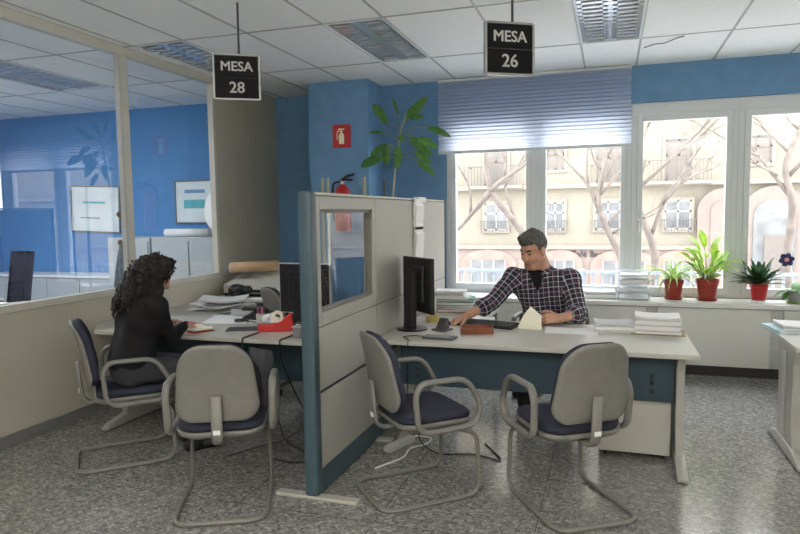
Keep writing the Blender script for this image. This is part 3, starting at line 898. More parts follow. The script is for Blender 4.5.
def swivel_chair(loc, rz, label):
    t = thing('swivel_chair', label, 'chair', loc, rz, 'swivel desk chairs')
    chair_top(t, .45)
    obj('gas_stem', LT([(0, .10), (.028, .10), (.028, .28), (.018, .28), (.018, .415), (0, .415)], seg=16), 'black plastic', t)
    b = NB()
    for k in range(5):
        a = 2*math.pi*k/5
        tube(b, [(0, 0, .115), (.12*math.cos(a), .12*math.sin(a), .105), (.29*math.cos(a), .29*math.sin(a), .072)], [.028, .024, .016], 8)
    base = obj('star_base', b, 'chair plastic', t)
    for k in range(5):
        a = 2*math.pi*k/5
        bm = NB(); lathe(bm, [(0, -.022), (.03, -.022), (.03, .022), (0, .022)], (0, 0, 0), 14, T=Matrix.Translation((.29*math.cos(a), .29*math.sin(a), .03)) @ Matrix.Rotation(a, 4, 'Z') @ Matrix.Rotation(R(90), 4, 'X'))
        obj('castor', bm, 'black plastic', base)
    return t
sw = swivel_chair((-.47, 5.42, 0), R(175), 'grey swivel chair behind the desk under the man in the plaid shirt')
dup(sw, (-2.68, 5.22, 0), R(-35), 'empty grey swivel chair behind the desk left of the divider')

# ================================================================== MONITORS AND DESK ITEMS
def monitor(loc, rz, W, H, z0, label, frame='black plastic', mat_screen='black screen', tall=False):
    """screen faces local -y"""
    t = thing('computer_monitor', label, 'monitor', loc, rz, 'desk monitors')
    bm = NB(); box(bm, -W/2, W/2, -.012, .018, z0, z0+H, .006)
    cs = obj('casing', bm, frame, t)
    bm = NB(); box(bm, -W/2+.008, W/2-.008, .017, .021, z0+.008, z0+H-.008, .002); prism(bm, [(-W*.3, z0+H*.2), (W*.3, z0+H*.2), (W*.3, z0+H*.85), (-W*.3, z0+H*.85)], 'y', .019, .042, .012)
    obj('back_cover', bm, 'black plastic', t)
    obj('screen', B(-W/2+.016, W/2-.016, -.0145, -.011, z0+.02, z0+H-.016), mat_screen, t)
    bm = NB(); lathe(bm, [(0, 0), (.115, 0), (.115, .008), (.05, .02), (0, .02)], (0, .06, 0), 28)
    obj('base', bm, 'black plastic', t, 40)
    st = NB(); prism(st, [(.055, .0), (.10, .0), (.085, z0+H*.75), (.045, z0+H*.75)], 'x', -.065, .065, .006)
    obj('stand', st, 'black plastic', t)
    obj('stand_hinge', B(-.04, .04, .038, .06, z0+H*.45, z0+H*.62, .004), 'dark grey plastic', t)
    return t
monitor((-1.345, 4.53, DZ), R(134.5), .44, .40, .13, 'black monitor on the man\'s desk turned away, its back to the divider')
monitor((-2.285, 4.56, DZ), R(174), .47, .40, .075, 'black monitor with pale edge on the desk left of the divider, partly behind it', 'light grey plastic')

def sheet_pile(name, label, cat, x, y, z, w, d, h, rz, m='paper', group=None, jitter=.004, layers=6, curl=0):
    t = thing(name, label, cat, (x, y, z), rz, group)
    n = max(1, layers)
    for i in range(n):
        bm = NB(); jx, jy = random.uniform(-jitter, jitter), random.uniform(-jitter, jitter)
        za = h*i/n; zb = h*(i+1)/n-.0006
        last = i == n-1
        if last and curl:
            grid_surface(bm, lambda u, v: V(((u-.5)*w+jx, (v-.5)*d+jy, zb+curl*(max(0, u-.55)/.45)**2*.5+curl*(max(0, .35-u)/.35)**2*.6)), 10, 4, zb-za)
        else: box(bm, -w/2+jx, w/2+jx, -d/2+jy, d/2+jy, za, zb)
        T = Matrix.Rotation(random.uniform(-.03, .03), 4, 'Z'); bmesh.ops.transform(bm, matrix=T, verts=bm.verts[:])
        mm = m if not isinstance(m, (list, tuple)) else m[i % len(m)]
        obj('sheets', bm, mm, t)
    return t
def loose_sheet(label, x, y, z, w, d, rz, m='paper', curl=.01, group='loose sheets of paper on the desks', name='paper_sheet'):
    bm = NB(); a, b = random.uniform(.5, 1.5), random.uniform(0, 3)
    grid_surface(bm, lambda u, v: V(((u-.5)*w, (v-.5)*d, .0012+curl*(.5+.5*math.sin(a*3*u+b))*v)), 8, 8, .0008)
    return solo(name, bm, m, label, 'paper', group, 60, (x, y, z), rz)

# ---- man's desk
t = thing('wooden_tray', 'small reddish wooden tray holding white notes on the man\'s desk', 'tray', (-.90, 4.47, DZ), R(14))
bm = NB(); box(bm, -.115, .115, -.075, .075, 0, .008)
for q in ((-.115, .115, -.075, -.067), (-.115, .115, .067, .075), (-.115, -.107, -.067, .067), (.107, .115, -.067, .067)): box(bm, *q, .008, .045, .002)
obj('box_body', bm, 'wood tray', t)
obj('notes', B(-.03, .06, -.045, .035, .009, .024, .002), 'paper', t)
t = thing('signature_pad', 'flat grey pen pad lying near the front edge of the man\'s desk', 'pen pad', (-1.10, 4.20, DZ), R(-4))
obj('casing', B(-.11, .11, -.06, .06, 0, .014, .004), 'dark grey plastic', t); obj('display', B(-.095, .07, -.045, .045, .0135, .0155), 'grey plastic', t)
obj('cord', TB(fillet([(-.11, 0, .006), (-.20, .02, .005), (-.26, -.05, .005), (-.18, -.13, .005), (-.17, -.162, .005), (-.17, -.172, -.04), (-.18, -.16, -.38)], [.04, .04, .04, .04, .008, .012, 0]), .004, 6), 'black plastic', t)
t = thing('keyboard', 'black computer keyboard under the man\'s hand', 'keyboard', (-.88, 4.76, DZ), R(-14))
prb = NB(); prism(prb, [(-.085, 0), (.085, 0), (.085, .028), (-.085, .012)], 'x', -.23, .23, .004); obj('casing', prb, 'black plastic', t)
kb = NB()
for j in range(5):
    for i in range(14):
        x = -.215+i*.0312; y = -.072+j*.029
        box(kb, x, x+.026, y, y+.024, .014+.016*(y+.085)/.17, .022+.016*(y+.085)/.17)
o = obj('keys', kb, 'dark grey plastic', t)
t = thing('card_reader', 'small dark grey card reader on a tilted stand beside the monitor', 'card reader', (-1.165, 4.50, DZ), R(-20))
obj('base', B(-.06, .06, -.05, .06, 0, .012, .004), 'dark grey plastic', t)
pr = NB(); prism(pr, [(-.03, .01), (.05, .01), (.045, .085), (.02, .085)], 'x', -.035, .035, .006); obj('body', pr, 'dark grey plastic', t)
t = thing('tape_roll', 'roll of amber packing tape lying behind the monitor foot', 'tape roll', (-1.33, 4.86, DZ))
obj('roll', LT([(.035, 0), (.055, 0), (.055, .048), (.035, .048), (.035, 0)], seg=28), 'tape amber', t, 40)
solo('computer_mouse', NB() if False else LT([(0, 0), (.03, 0), (.034, .012), (.026, .028), (.012, .036), (0, .038)], seg=20), 'black plastic', 'black computer mouse beside the keyboard on the man\'s desk', 'mouse', None, 180, (-1.19, 4.74, DZ), 0)
loose_sheet('white sheet spread flat on the desk in front of the man', -.26, 4.68, DZ, .36, .23, R(3), 'paper', .012)
# sheet the man lifts with his hand
bm = NB()
def fs(u, v):
    a = V((-.645, 4.70, DZ+.002)).lerp(V((-.462, 4.66, DZ+.002)), u)
    top = V((-.560, 4.815, DZ+.150)).lerp(V((-.480, 4.80, DZ+.085)), u)
    p = a.lerp(top, v); p.z += .018*math.sin(math.pi*v)*(1-u); p.y -= .03*math.sin(math.pi*v)
    return p
grid_surface(bm, fs, 10, 10, .0008)
solo('lifted_sheet', bm, 'cream paper', 'cream sheet of paper lifted at one corner by the man', 'paper', None, 60)
loose_sheet('white notes pushed under the keyboard at the man\'s right hand', -1.00, 5.03, DZ, .26, .18, R(10), 'paper', .01)
sheet_pile('paper_stack', 'low stack of white sheets at the middle right of the man\'s desk', 'paper stack', .03, 4.80, DZ, .27, .22, .06, R(4), ['grey paper', 'paper'], 'stacks of paper on the man\'s desk', .004, 3, .012)
t = sheet_pile('paper_stack', 'tall stack of white paper at the right end of the man\'s desk', 'paper stack', .315, 4.78, DZ+.006, .29, .22, .115, R(-4), ['paper', 'grey paper', 'paper'], 'stacks of paper on the man\'s desk', .007, 9, .014)
solo('card_folder', B(-.18, .17, -.13, .125, 0, .005), 'brown folder', 'thin brown card folder lying under the tall paper stack', 'folder', None, None, (.325, 4.775, DZ), R(-4))
# stack of folders behind the monitor
z = DZ; cols = [('red folder', 'brown-red', .03, 'cardboard folder at the bottom of the pile behind the monitor'), ('paper', 'white', .028, 'paper bundle above the red folder behind the monitor'),
    ('green folder', 'dark green', .03, 'ring folder low in the pile behind the monitor'), ('green folder', 'green', .028, 'folder with papers in the middle of the pile behind the monitor'),
    ('sill white', 'white', .022, 'document bundle near the top of the pile behind the monitor'), ('grey paper', 'grey', .03, 'paper wad second from the top of the pile behind the monitor'), ('paper', 'white', .012, 'folded sheet topping the pile behind the monitor')]
for i, (mm, cn, h, lb) in enumerate(cols):
    t = thing('document_folder', cn+' '+lb, 'folder', (-1.27+random.uniform(-.02, .02)-(.06 if i > 3 else 0), 5.46+random.uniform(-.015, .015), z), R(random.uniform(-10, 10)), 'documents piled behind the monitor')
    w, d = (.33, .25) if i < 5 else (.27, .21)
    obj('cover', B(-w/2, w/2, -d/2, d/2, 0, h*.12), mm, t)
    obj('sheets', B(-w/2+.008, w/2-.006, -d/2+.008, d/2-.008, h*.12, h*.86), 'grey paper' if i % 2 else 'paper', t)
    obj('cover', B(-w/2, w/2, -d/2, d/2, h*.86, h-.0006), mm, t)
    z += h
# ---- right desk papers
t = thing('pale_blue_folder', 'pale blue folder overhanging the corner of the desk at the right edge', 'folder', (1.25, 5.10, DZ), R(7))
bm = NB(); box(bm, -.18, .20, -.17, .17, 0, .004); box(bm, -.175, .2, -.165, .165, .014, .018)
obj('cover', bm, 'pale blue folder', t); obj('sheets', B(-.165, .19, -.16, .16, .004, .0138), 'paper', t)
sheet_pile('paper_stack', 'white papers lying on the pale blue folder at the right edge', 'paper stack', 1.29, 5.09, DZ+.0185, .33, .26, .03, R(3), ['paper', 'grey paper', 'paper'], None, .006, 3, .008)
# ---- sill items
sheet_pile('paper_bundle', 'bundle of papers in plastic sleeves on the sill beside the man', 'paper bundle', -.10, 6.82, .70, .31, .24, .075, R(3), ['grey paper', 'paper', 'clear plastic'], None, .012, 5, .012)
t = thing('letter_tray', 'clear stacked letter trays full of papers on the sill by the window frame', 'letter tray', (.225, 6.83, .70), R(-2))
for k in range(4):
    z0 = .005+k*.075
    bm = NB(); box(bm, -.15, .15, -.12, .13, z0, z0+.004)
    box(bm, -.15, -.146, -.12, .13, z0, z0+.05); box(bm, .146, .15, -.12, .13, z0, z0+.05); box(bm, -.15, .15, .126, .13, z0, z0+.05)
    for sx in (-.148, .148):
        for sy in (-.10, .11): box(bm, sx-.003, sx+.003, sy-.006, sy+.006, z0-(.005 if k == 0 else .028), z0)
    tr = obj('tray', bm, 'tray plastic', t)
    obj('papers', B(-.135, .135, -.11, .115, z0+.005, z0+.02+.012*((k*7) % 3)), 'paper', tr)
# ---- woman's desk
t = thing('tape_dispenser', 'red desk tape dispenser with a roll on the desk left of the divider', 'tape dispenser', (-2.335, 4.19, DZ), R(22))
pr = NB(); prism(pr, [(-.14, 0), (.10, 0), (.12, .02), (.105, .12), (.085, .125), (.03, .07), (-.04, .045), (-.125, .055), (-.14, .05)], 'y', -.04, .04, .006)
obj('body', pr, 'red plastic', t)
bm = NB(); lathe(bm, [(.022, -.012), (.045, -.012), (.045, .012), (.022, .012), (.022, -.012)], seg=24, T=Matrix.Translation((.0, 0, .105)) @ Matrix.Rotation(R(90), 4, 'X'))
obj('tape', bm, 'cream paper', t, 40)
obj('cutter', B(-.148, -.135, -.02, .02, .045, .06), 'chrome', t)
t = thing('desk_organiser', 'small grey ribbed plastic box at the divider end of the desk', 'box', (-2.02, 4.02, DZ), R(2))
bm = NB(); box(bm, -.075, .075, -.055, .055, 0, .075, .004)
for i in range(9): box(bm, -.066+i*.016, -.058+i*.016, -.058, -.054, .006, .06)
obj('body', bm, 'grey plastic', t); obj('rim', B(-.08, .08, -.06, .06, .072, .084, .003), 'light grey plastic', t)
sheet_pile('crumpled_papers', 'crumpled notes on top of the small grey box by the divider', 'papers', -2.02, 4.02, DZ+.085, .13, .09, .018, R(20), ['dark grey plastic', 'paper'], None, .006, 3, .012)
t = thing('mouse_mat', 'dark grey mouse mat near the front edge left of the red tape dispenser', 'mouse mat', (-2.63, 4.19, DZ), R(24))
obj('mat', B(-.12, .12, -.09, .09, 0, .004, .0015), 'dark grey plastic', t)
bm = NB()
for i in range(40):
    p = V((-2.43+random.gauss(0, .05), 4.42+random.gauss(0, .03), DZ+.02+random.uniform(0, .05)))
t = thing('crumpled_tissue', 'crumpled white tissue behind the red tape dispenser', 'tissue', (-2.45, 4.36, DZ))
s_ = SDF()
for i in range(14): s_.ball((random.gauss(0, .05), random.gauss(0, .035), .028+random.uniform(0, .045)), random.uniform(.018, .03), .012)
v_, q_ = s_.mesh(.007, clip=lambda X, Y, Z: .001-Z+0*X+0*Y, warp=lambda X, Y, Z: .006*np.sin(90*X+40*Y)*np.sin(70*Y+60*Z))
obj('tissue', np_mesh('tissue', [(v_, q_, 0)]), 'paper', t)
loose_sheet('pale lilac sheet spread across the woman\'s desk beyond the book', -2.93, 4.52, DZ, .42, .30, R(12), 'paper', .02)
loose_sheet('white sheet lying behind the coiled cord', -2.66, 4.62, DZ, .30, .21, R(-8), 'paper', .015)
loose_sheet('creased grey newspaper sheet at the back of the woman\'s desk', -3.05, 4.86, DZ+.002, .20, .16, R(30), 'grey paper', .04)
for k, (x, y, a) in enumerate(((-3.42, 5.02, 10), (-3.40, 5.0, -14), (-3.36, 5.05, 24))):
    bm = NB(); grid_surface(bm, lambda u, v: V(((u-.5)*.42, (v-.5)*.28, .012+.012*math.sin(5*u+k)+.015*v)), 8, 6, .010)
    solo('newspaper', bm, 'grey paper', ['folded newspaper at the bottom of the heap by the cream wall', 'folded newspaper in the middle of the heap by the cream wall', 'folded newspaper on top of the heap by the cream wall'][k], 'newspaper', 'newspapers heaped by the cream wall', 60, (x, y, DZ+.004+.040*k), R(a))
solo('phone_cord', TB([(-2.80+.05*math.cos(a*.5)*(1+.1*math.sin(a)), 4.44+.05*math.sin(a*.5), DZ+.006+.001*a) for a in np.linspace(0, 24, 60)]+[(-2.68, 4.40, DZ+.02), (-2.60, 4.46, DZ+.006)], .0045, 6), 'black plastic', 'coiled black cord lying on white papers on the woman\'s desk', 'cord')
t = thing('telephone', 'black desk telephone in front of the left monitor', 'telephone', (-2.78, 4.66, DZ), R(-6))
pr = NB(); prism(pr, [(-.09, 0), (.09, 0), (.09, .055), (-.09, .02)], 'x', -.09, .09, .006); obj('body', pr, 'black plastic', t)
obj('handset', TB(fillet([(-.13, -.02, .07), (-.12, -.02, .085), (.10, -.02, .085), (.12, -.02, .07)], .02), .017, 10), 'black plastic', t)
t = thing('pencil_cup', 'small cup of red and blue pens beside the left monitor', 'cup', (-2.60, 4.40, DZ))
obj('cup', LT([(0, 0), (.032, 0), (.036, .085), (.032, .085), (.029, .006), (0, .006)], seg=20), 'light grey plastic', t, 40)
for k, mm in enumerate(('red plastic', 'art blue', 'red plastic', 'black plastic')):
    obj('pen', TB([(.008*math.cos(k*1.7), .008*math.sin(k*1.7), .01), (.024*math.cos(k*1.7), .024*math.sin(k*1.7), .145)], .004, 6), mm, t)
t = thing('letter_rack', 'black wire letter rack seen through the divider window', 'rack', (-1.86, 5.15, 0))
obj('stand_table', B(-.16, .16, -.14, .14, .70, .72, .003), 'desk metal', t)
for sx in (-.14, .14):
    for sy in (-.12, .12): obj('leg', B(sx-.012, sx+.012, sy-.012, sy+.012, 0, .70), 'desk metal', t)
bm = NB()
for k in range(3):
    z0 = .745+.08*k
    tube(bm, [(-.14, -.11, z0), (.14, -.11, z0), (.14, .11, z0), (-.14, .11, z0)], .006, 6, True)
    box(bm, -.14, .14, -.11, .11, z0-.006, z0-.002)
for sx in (-.14, .14):
    for sy in (-.11, .11): tube(bm, [(sx, sy, .72), (sx, sy, .95)], .006, 6)
obj('wire_tiers', bm, 'black plastic', t)
# printer stand in the corner
t = thing('printer_stand', 'low beige stand in the far left corner holding the printer', 'stand', (-3.56, 5.95, 0))
obj('shelf_board', B(-.35, .36, -.32, .30, .715, .745, .004), 'beige laminate', t); obj('shelf_board', B(-.33, .34, -.30, .28, .20, .22, .003), 'beige laminate', t)
for sx in (-.35, .33): obj('side_panel', B(sx, sx+.03, -.30, .30, 0, .715, .003), 'desk metal', t)
t = thing('printer', 'beige desktop printer with sloping paper tray in the far left corner', 'printer', (-3.57, 6.02, .745))
bm = NB(); prism(bm, [(-.20, .03), (.22, .03), (.22, .19), (.10, .19), (-.20, .12)], 'x', -.31, .33, .012); obj('body', bm, 'beige laminate', t)
obj('base', B(-.30, .32, -.19, .21, 0, .03, .004), 'black plastic', t)
bm = NB(); prism(bm, [(.02, .17), (.035, .185), (.20, .30), (.205, .285)], 'x', -.12, .26, .003); obj('paper_tray', bm, 'beige laminate', t)
obj('output_slot', B(-.2, .2, -.215, -.19, .045, .075), 'black plastic', t)
solo('loose_flyer', B(-.11, .11, -.07, .07, 0, .003), 'paper', 'white sheet at the front of the printer stand', 'paper', None, None, (-3.37, 5.71, .7455), R(8))
s_ = SDF()
for i in range(10): s_.ball((random.gauss(0, .055), random.gauss(0, .03), .05+random.uniform(0, .045)), random.uniform(.035, .05), .03)
v_, q_ = s_.mesh(.011, clip=lambda X, Y, Z: .001-Z+0*X+0*Y, warp=lambda X, Y, Z: .005*np.sin(60*X+40*Y)*np.sin(50*Y+50*Z))
o = obj('plastic_bag', np_mesh('bag', [(v_, q_, 0)]), 'black plastic'); o.location = (-3.62, 5.735, .745); setp(o, 'crumpled black plastic bag on the printer stand', 'bag')
t = thing('cardboard_tube', 'brown cardboard mailing tube with white end on top of the printer', 'tube', (-3.56, 6.06, 1.0), R(4))
bm = NB(); tube(bm, [(-.30, -.085, .03), (.20, .0, .05)], .058, 20); obj('tube', bm, 'cardboard', t)
bm = NB(); tube(bm, [(-.307, -.086, .03), (-.298, -.085, .03)], .052, 20); obj('end_cap', bm, 'paper', t)
# under the desks
t = thing('computer_tower', 'dark computer tower on the floor under the desk left of the divider', 'computer', (-2.05, 4.60, 0), R(4))
obj('case', B(-.21, .21, -.09, .09, .012, .20, .006), 'black plastic', t); obj('front_panel', B(.205, .215, -.085, .085, .02, .19, .003), 'dark grey plastic', t)
for sx in (-.18, .18): obj('foot', B(sx-.02, sx+.02, -.08, .08, 0, .013), 'dark grey plastic', t)
for k, pth in enumerate(([(-2.42, 4.06, DZ+.007), (-2.42, 3.84, DZ+.007), (-2.42, 3.835, .6), (-2.40, 3.95, .35), (-2.3, 4.1, .1), (-2.15, 3.9, .008), (-1.9, 3.75, .008)],
        [(-2.13, 4.10, DZ+.007), (-2.13, 3.84, DZ+.007), (-2.13, 3.835, .62), (-2.10, 3.93, .40), (-2.0, 4.0, .15), (-1.85, 3.92, .008), (-1.72, 3.7, .008)],
        [(-1.88, 4.2, DZ+.02), (-1.86, 3.84, DZ+.007), (-1.85, 3.833, .60), (-1.93, 3.93, .30), (-2.05, 3.9, .05), (-2.3, 3.72, .008), (-2.38, 3.55, .008)],
        [(-1.80, 4.2, DZ+.03), (-1.78, 3.84, DZ+.007), (-1.78, 3.833, .60), (-1.76, 3.9, .30), (-1.72, 3.8, .03), (-1.85, 3.55, .008), (-2.1, 3.6, .008)])):
    solo('power_cable', TB(fillet(pth, [0, .012, .05]+[.12]*(len(pth)-3), 5), .0055, 6), 'black plastic' if k != 2 else 'dark grey plastic', ['black cable hanging from the mouse mat side of the left desk', 'black cable hanging below the red tape dispenser', 'grey cable looping under the left desk near the divider', 'black cable nearest the divider post under the left desk'][k], 'cable', 'cables hanging under the left desk')
t = thing('power_strip', 'white power strip with looped cord on the floor behind the side-on visitor chair', 'power strip', (-1.35, 4.05, 0), R(70))
obj('body', B(-.14, .14, -.03, .03, 0, .04, .006), 'light grey plastic', t)
obj('cord', TB(fillet([(.14, 0, .02), (.22, .03, .008), (.26, -.10, .008), (.12, -.14, .008), (.0, -.08, .008), (-.15, -.16, .008), (-.4, -.12, .008)], .08), .005, 6), 'sill white', t)
solo('floor_cable', TB(fillet([(-1.22, 4.06, .35), (-1.24, 4.12, .02), (-1.05, 3.95, .007), (-.85, 4.05, .007), (-.62, 3.95, .007), (-.8, 4.25, .007)], .1), .005, 6), 'black plastic', 'black cable lying on the floor under the man\'s desk', 'cable')
# bag on the seat of the foreground chair
s_ = SDF(); s_.ell((.01, -.05, .10), (.205, .12, .12), k=.05); s_.ell((.10, .05, .16), (.10, .08, .12), k=.05); s_.ell((-.08, 0, .07), (.10, .12, .075), k=.05)
v_, q_ = s_.mesh(.012, clip=lambda X, Y, Z: .004-Z+0*X+0*Y, warp=lambda X, Y, Z: .006*np.sin(30*X+20*Z)*np.sin(34*Y+18*X))
t = thing('handbag', 'soft black bag resting on the seat of the foreground visitor chair', 'bag', (-2.06, 3.07, .497), R(26))
obj('body', np_mesh('bag', [(v_, q_, 0)]), 'black cloth', t)
bm = NB(); grid_surface(bm, lambda u, v: V((.13+.13*u+.01*math.sin(9*v), .03+.04*v+.012*math.sin(8*u), .02+.31*v-.03*u*u)), 8, 10, .012)
obj('flap', bm, 'bag mesh', t, 60)
obj('strap', TB(fillet([(-.12, .02, .13), (-.10, .06, .26), (.05, .08, .30), (.16, .06, .2)], .08), .009, 8, flat=2), 'black cloth', t)
# ================================================================== PEOPLE
def nv(v): v = np.array(v, float); return v/np.linalg.norm(v)
def frame(fwd):
    y = nv(fwd); x = nv(np.cross(y, (0, 0, 1))); z = np.cross(x, y)
    return np.stack([x, y, z], 1)
def head_sdf(c, Rm, s):
    S = SDF()
    W = lambda p: np.array(c)+s*(Rm @ np.array(p, float))
    k = .02*s
    S.ell(W((0, -.012, .035)), np.array((.074, .094, .088))*s, Rm, k=k)
    S.ell(W((0, .03, -.04)), np.array((.058, .062, .075))*s, Rm, k=.03*s)
    S.cap(W((-.022, .062, -.098)), W((.022, .062, -.098)), .022*s, k=.03*s)
    for q in (-1, 1):
        S.ball(W((q*.036, .052, -.032)), .028*s, .02*s)
        S.cap(W((q*.012, .083, .024)), W((q*.042, .068, .026)), .010*s, k=.012*s)
        S.cap(W((q*.056, .0, -.055)), W((q*.03, .055, -.095)), .02*s, k=.02*s)
    S.cap(W((0, .082, .012)), W((0, .104, -.03)), .008*s, .0125*s, .012*s)
    for q in (-1, 1):
        S.ball(W((q*.010, .096, -.033)), .009*s, .008*s)
        S.ball(W((q*.032, .098, .004)), .015*s, .012*s, '-')
        S.ball(W((q*.031, .074, .004)), .0135*s, .004*s)
        S.ell(W((q*.077, -.004, -.008)), np.array((.010, .022, .033))*s, Rm, k=.008*s)
    S.cap(W((-.018, .086, -.062)), W((.018, .086, -.062)), .0065*s, k=.006*s)
    S.cap(W((-.015, .084, -.073)), W((.015, .084, -.073)), .0070*s, k=.006*s)
    S.cap(W((0, -.025, -.05)), W((0, -.05, -.20)), .056*s, .060*s, .03*s)
    return S
def face_mats(v, q, c, Rm, s, brow=2, eye=1, lip=3):
    ctr = v[q].mean(1); L = ((ctr-np.array(c)) @ Rm)/s
    mi = np.zeros(len(q), int)
    ax = np.abs(L[:, 0])
    mi[(ax > .014) & (ax < .046) & (L[:, 1] > .062) & (L[:, 2] > .021) & (L[:, 2] < .033)] = brow
    mi[(np.abs(ax-.031) < .011) & (L[:, 1] > .06) & (np.abs(L[:, 2]-.004) < .0055)] = eye
    mi[(ax < .021) & (L[:, 1] > .075) & (L[:, 2] < -.058) & (L[:, 2] > -.079)] = lip
    return mi
def hand_sdf(w, d, n, t, s=1, curl=(.5, .6, .4), spread=.06, thumb_in=.5):
    """w wrist, d along the hand, n back-of-hand normal, t thumb side"""
    S = SDF(); d = nv(d); n = nv(np.array(n)-d*np.dot(n, d)); t0 = np.cross(d, n); t = t0 if np.dot(t0, t) > 0 else -t0
    w = np.array(w, float); P = lambda a, b, c: w+s*(d*a+t*b+n*c)
    off = (.030, .010, -.010, -.028); ln = (.070, .078, .072, .056); kn = (.088, .092, .088, .080)
    S.cap(P(-.05, 0, 0), P(.01, 0, 0), .026*s, .024*s, .02*s)
    for i in range(4):
        S.cap(P(.0, off[i]*.55, 0), P(kn[i], off[i], 0), .0155*s, .0120*s, .012*s)
        a = 0; p = P(kn[i], off[i], 0); dd = nv(d+t*(spread*(1.5-i)))
        r = (.0095, .0088, .0080, .0072)
        for j, fr in enumerate((.45, .30, .25)):
            a += curl[j]*(1+.12*i)
            e = p+s*ln[i]*fr*(dd*math.cos(a)-n*math.sin(a))
            S.cap(p, e, r[j]*s*(1 if i < 3 else .88), r[j+1]*s*(1 if i < 3 else .88), .004*s); p = e
    p = P(.022, .022, -.004); e = p+s*.045*nv(d*.7+t*.75-n*.2*thumb_in); S.cap(p, e, .0155*s, .0115*s, .012*s)
    e2 = e+s*.032*nv(d*.85+t*.35-n*.5*thumb_in); S.cap(e, e2, .011*s, .0095*s, .004*s)
    e3 = e2+s*.026*nv(d*.95+t*.05-n*.6*thumb_in); S.cap(e2, e3, .0095*s, .0078*s, .004*s)
    return S
def body_sdf(J, w=1.0, female=False):
    """torso and limbs from joints"""
    S = SDF(); A = lambda k: np.array(J[k], float)
    r = nv(A('shR')-A('shL')); pel = (A('hipL')+A('hipR'))/2; nk = A('neck'); up = nv(nk-pel); f = nv(np.cross(up, r))
    S.cap(A('hipL')-r*.0+up*.02, A('hipR')+up*.02, .115*w, k=.06)
    ch = pel+(nk-pel)*.66; be = pel+(nk-pel)*.33
    for q in (-1, 1):
        S.cap(pel+r*q*.06*w+up*.05, be+r*q*.055*w, .112*w, .105*w, .05)
        S.cap(be+r*q*.055*w, ch+r*q*.075*w+f*.0, .105*w, .112*w, .05)
        S.cap(ch+r*q*.075*w, ch+r*q*.085*w+up*.07, .105*w, .085*w, .05)
        sh = A('shR' if q > 0 else 'shL')
        S.cap(nk-up*.05, sh, .062*w, .060*w, .045)
        S.cap(sh, ch+r*q*.10*w, .062*w, .09*w, .04)
        if female: S.ball(ch+r*q*.075*w+f*.085*w-up*.01, .062*w, .05)
    S.cap(ch+up*.05, nk+up*.0, .095*w, .06*w, .06)
    S.cap(nk-up*.03, A('head')-up*.02, .052*w, .05*w, .03)
    for q in 'LR':
        S.cap(A('sh'+q), A('el'+q), .058*w, .046*w, .03); S.cap(A('el'+q), A('wr'+q), .045*w, .029*w, .02)
        S.cap(A('hip'+q), A('kn'+q), .092*w, .066*w, .05); S.cap(A('kn'+q), A('an'+q), .062*w, .043*w, .03)
    return S
def sub(J, keys, extra=0, w=1.0):
    pass
def shoe(S, an, toe, w=1):
    an = np.array(an, float); toe = np.array(toe, float); z = .035
    a = np.array((an[0], an[1], z)); b = np.array((toe[0], toe[1], z-.004)); bk = a-(b-a)*.25
    S.cap(bk, a, .038, .042, .03); S.cap(a, b, .043, .036, .03); S.cap(a+(0, 0, .02), np.array((an[0], an[1], .09)), .042, .045, .03)

def wrinkle(a, fr):
    return lambda X, Y, Z: a*np.sin(fr*X+.6*fr*Z+1)*np.sin(.8*fr*Y-fr*.5*Z)

# ------------------------------------------------------------------ woman reading, back three-quarter view
wf_ = nv((.50, .866, 0)); wr_ = nv((.866, -.50, 0)); lf_ = nv((.72, .69, 0)); lr_ = nv((.69, -.72, 0))
hipc = np.array((-3.02, 3.42, .595))
JW = dict(hipL=hipc-lr_*.085, hipR=hipc+lr_*.085, neck=hipc+wf_*.12+np.array((0, 0, .455)))
JW['shL'] = JW['neck']-wr_*.165-np.array((0, 0, .055)); JW['shR'] = JW['neck']+wr_*.165-np.array((0, 0, .055))+wf_*.01
WH = JW['neck']+wf_*.085+np.array((0, 0, .135)); JW['head'] = WH-np.array((0, 0, .06))
JW['elR'] = np.array((-2.88, 3.66, .735)); JW['wrR'] = np.array((-2.945, 3.90, .795))
JW['elL'] = np.array((-3.24, 3.80, .745)); JW['wrL'] = np.array((-3.20, 4.02, .79))
for q, sg in (('L', -1), ('R', 1)):
    JW['kn'+q] = JW['hip'+q]+lf_*.43+lr_*sg*.02-np.array((0, 0, .055)); JW['an'+q] = JW['kn'+q]-lf_*.05-np.array((0, 0, .43)); JW['toe'+q] = JW['an'+q]+lf_*.15
ww = .93
WR = frame(nv((.74, .48, -.50)))
hs = head_sdf(WH, WR, .98); hv, hq = hs.mesh(.0045)
S = body_sdf(JW, ww, True); bv, bq = S.mesh(.011, off=-.016)
hR = hand_sdf(JW['wrR']+np.array((-.0, .012, 0)), (.12, .97, -.18), (.3, .1, .95), (-1, -.2, .3), .93, (.35, .45, .3), .05)
hL = hand_sdf(JW['wrL'], (.55, .82, -.1), (-.35, .3, .85), (.8, -.5, .2), .93, (.35, .5, .35), .05)
a1, b1 = hR.mesh(.0042); a2, b2 = hL.mesh(.0042)
me = np_mesh('person', [(hv, hq, face_mats(hv, hq, WH, WR, .98)), (bv, bq, 0), (a1, b1, 0), (a2, b2, 0)])
woman = setp(obj('person', me, ['skin pale', 'eye dark', 'brow hair', 'lips']), 'person with long dark curly hair in a black sweater, seated and reading an open book', 'person')
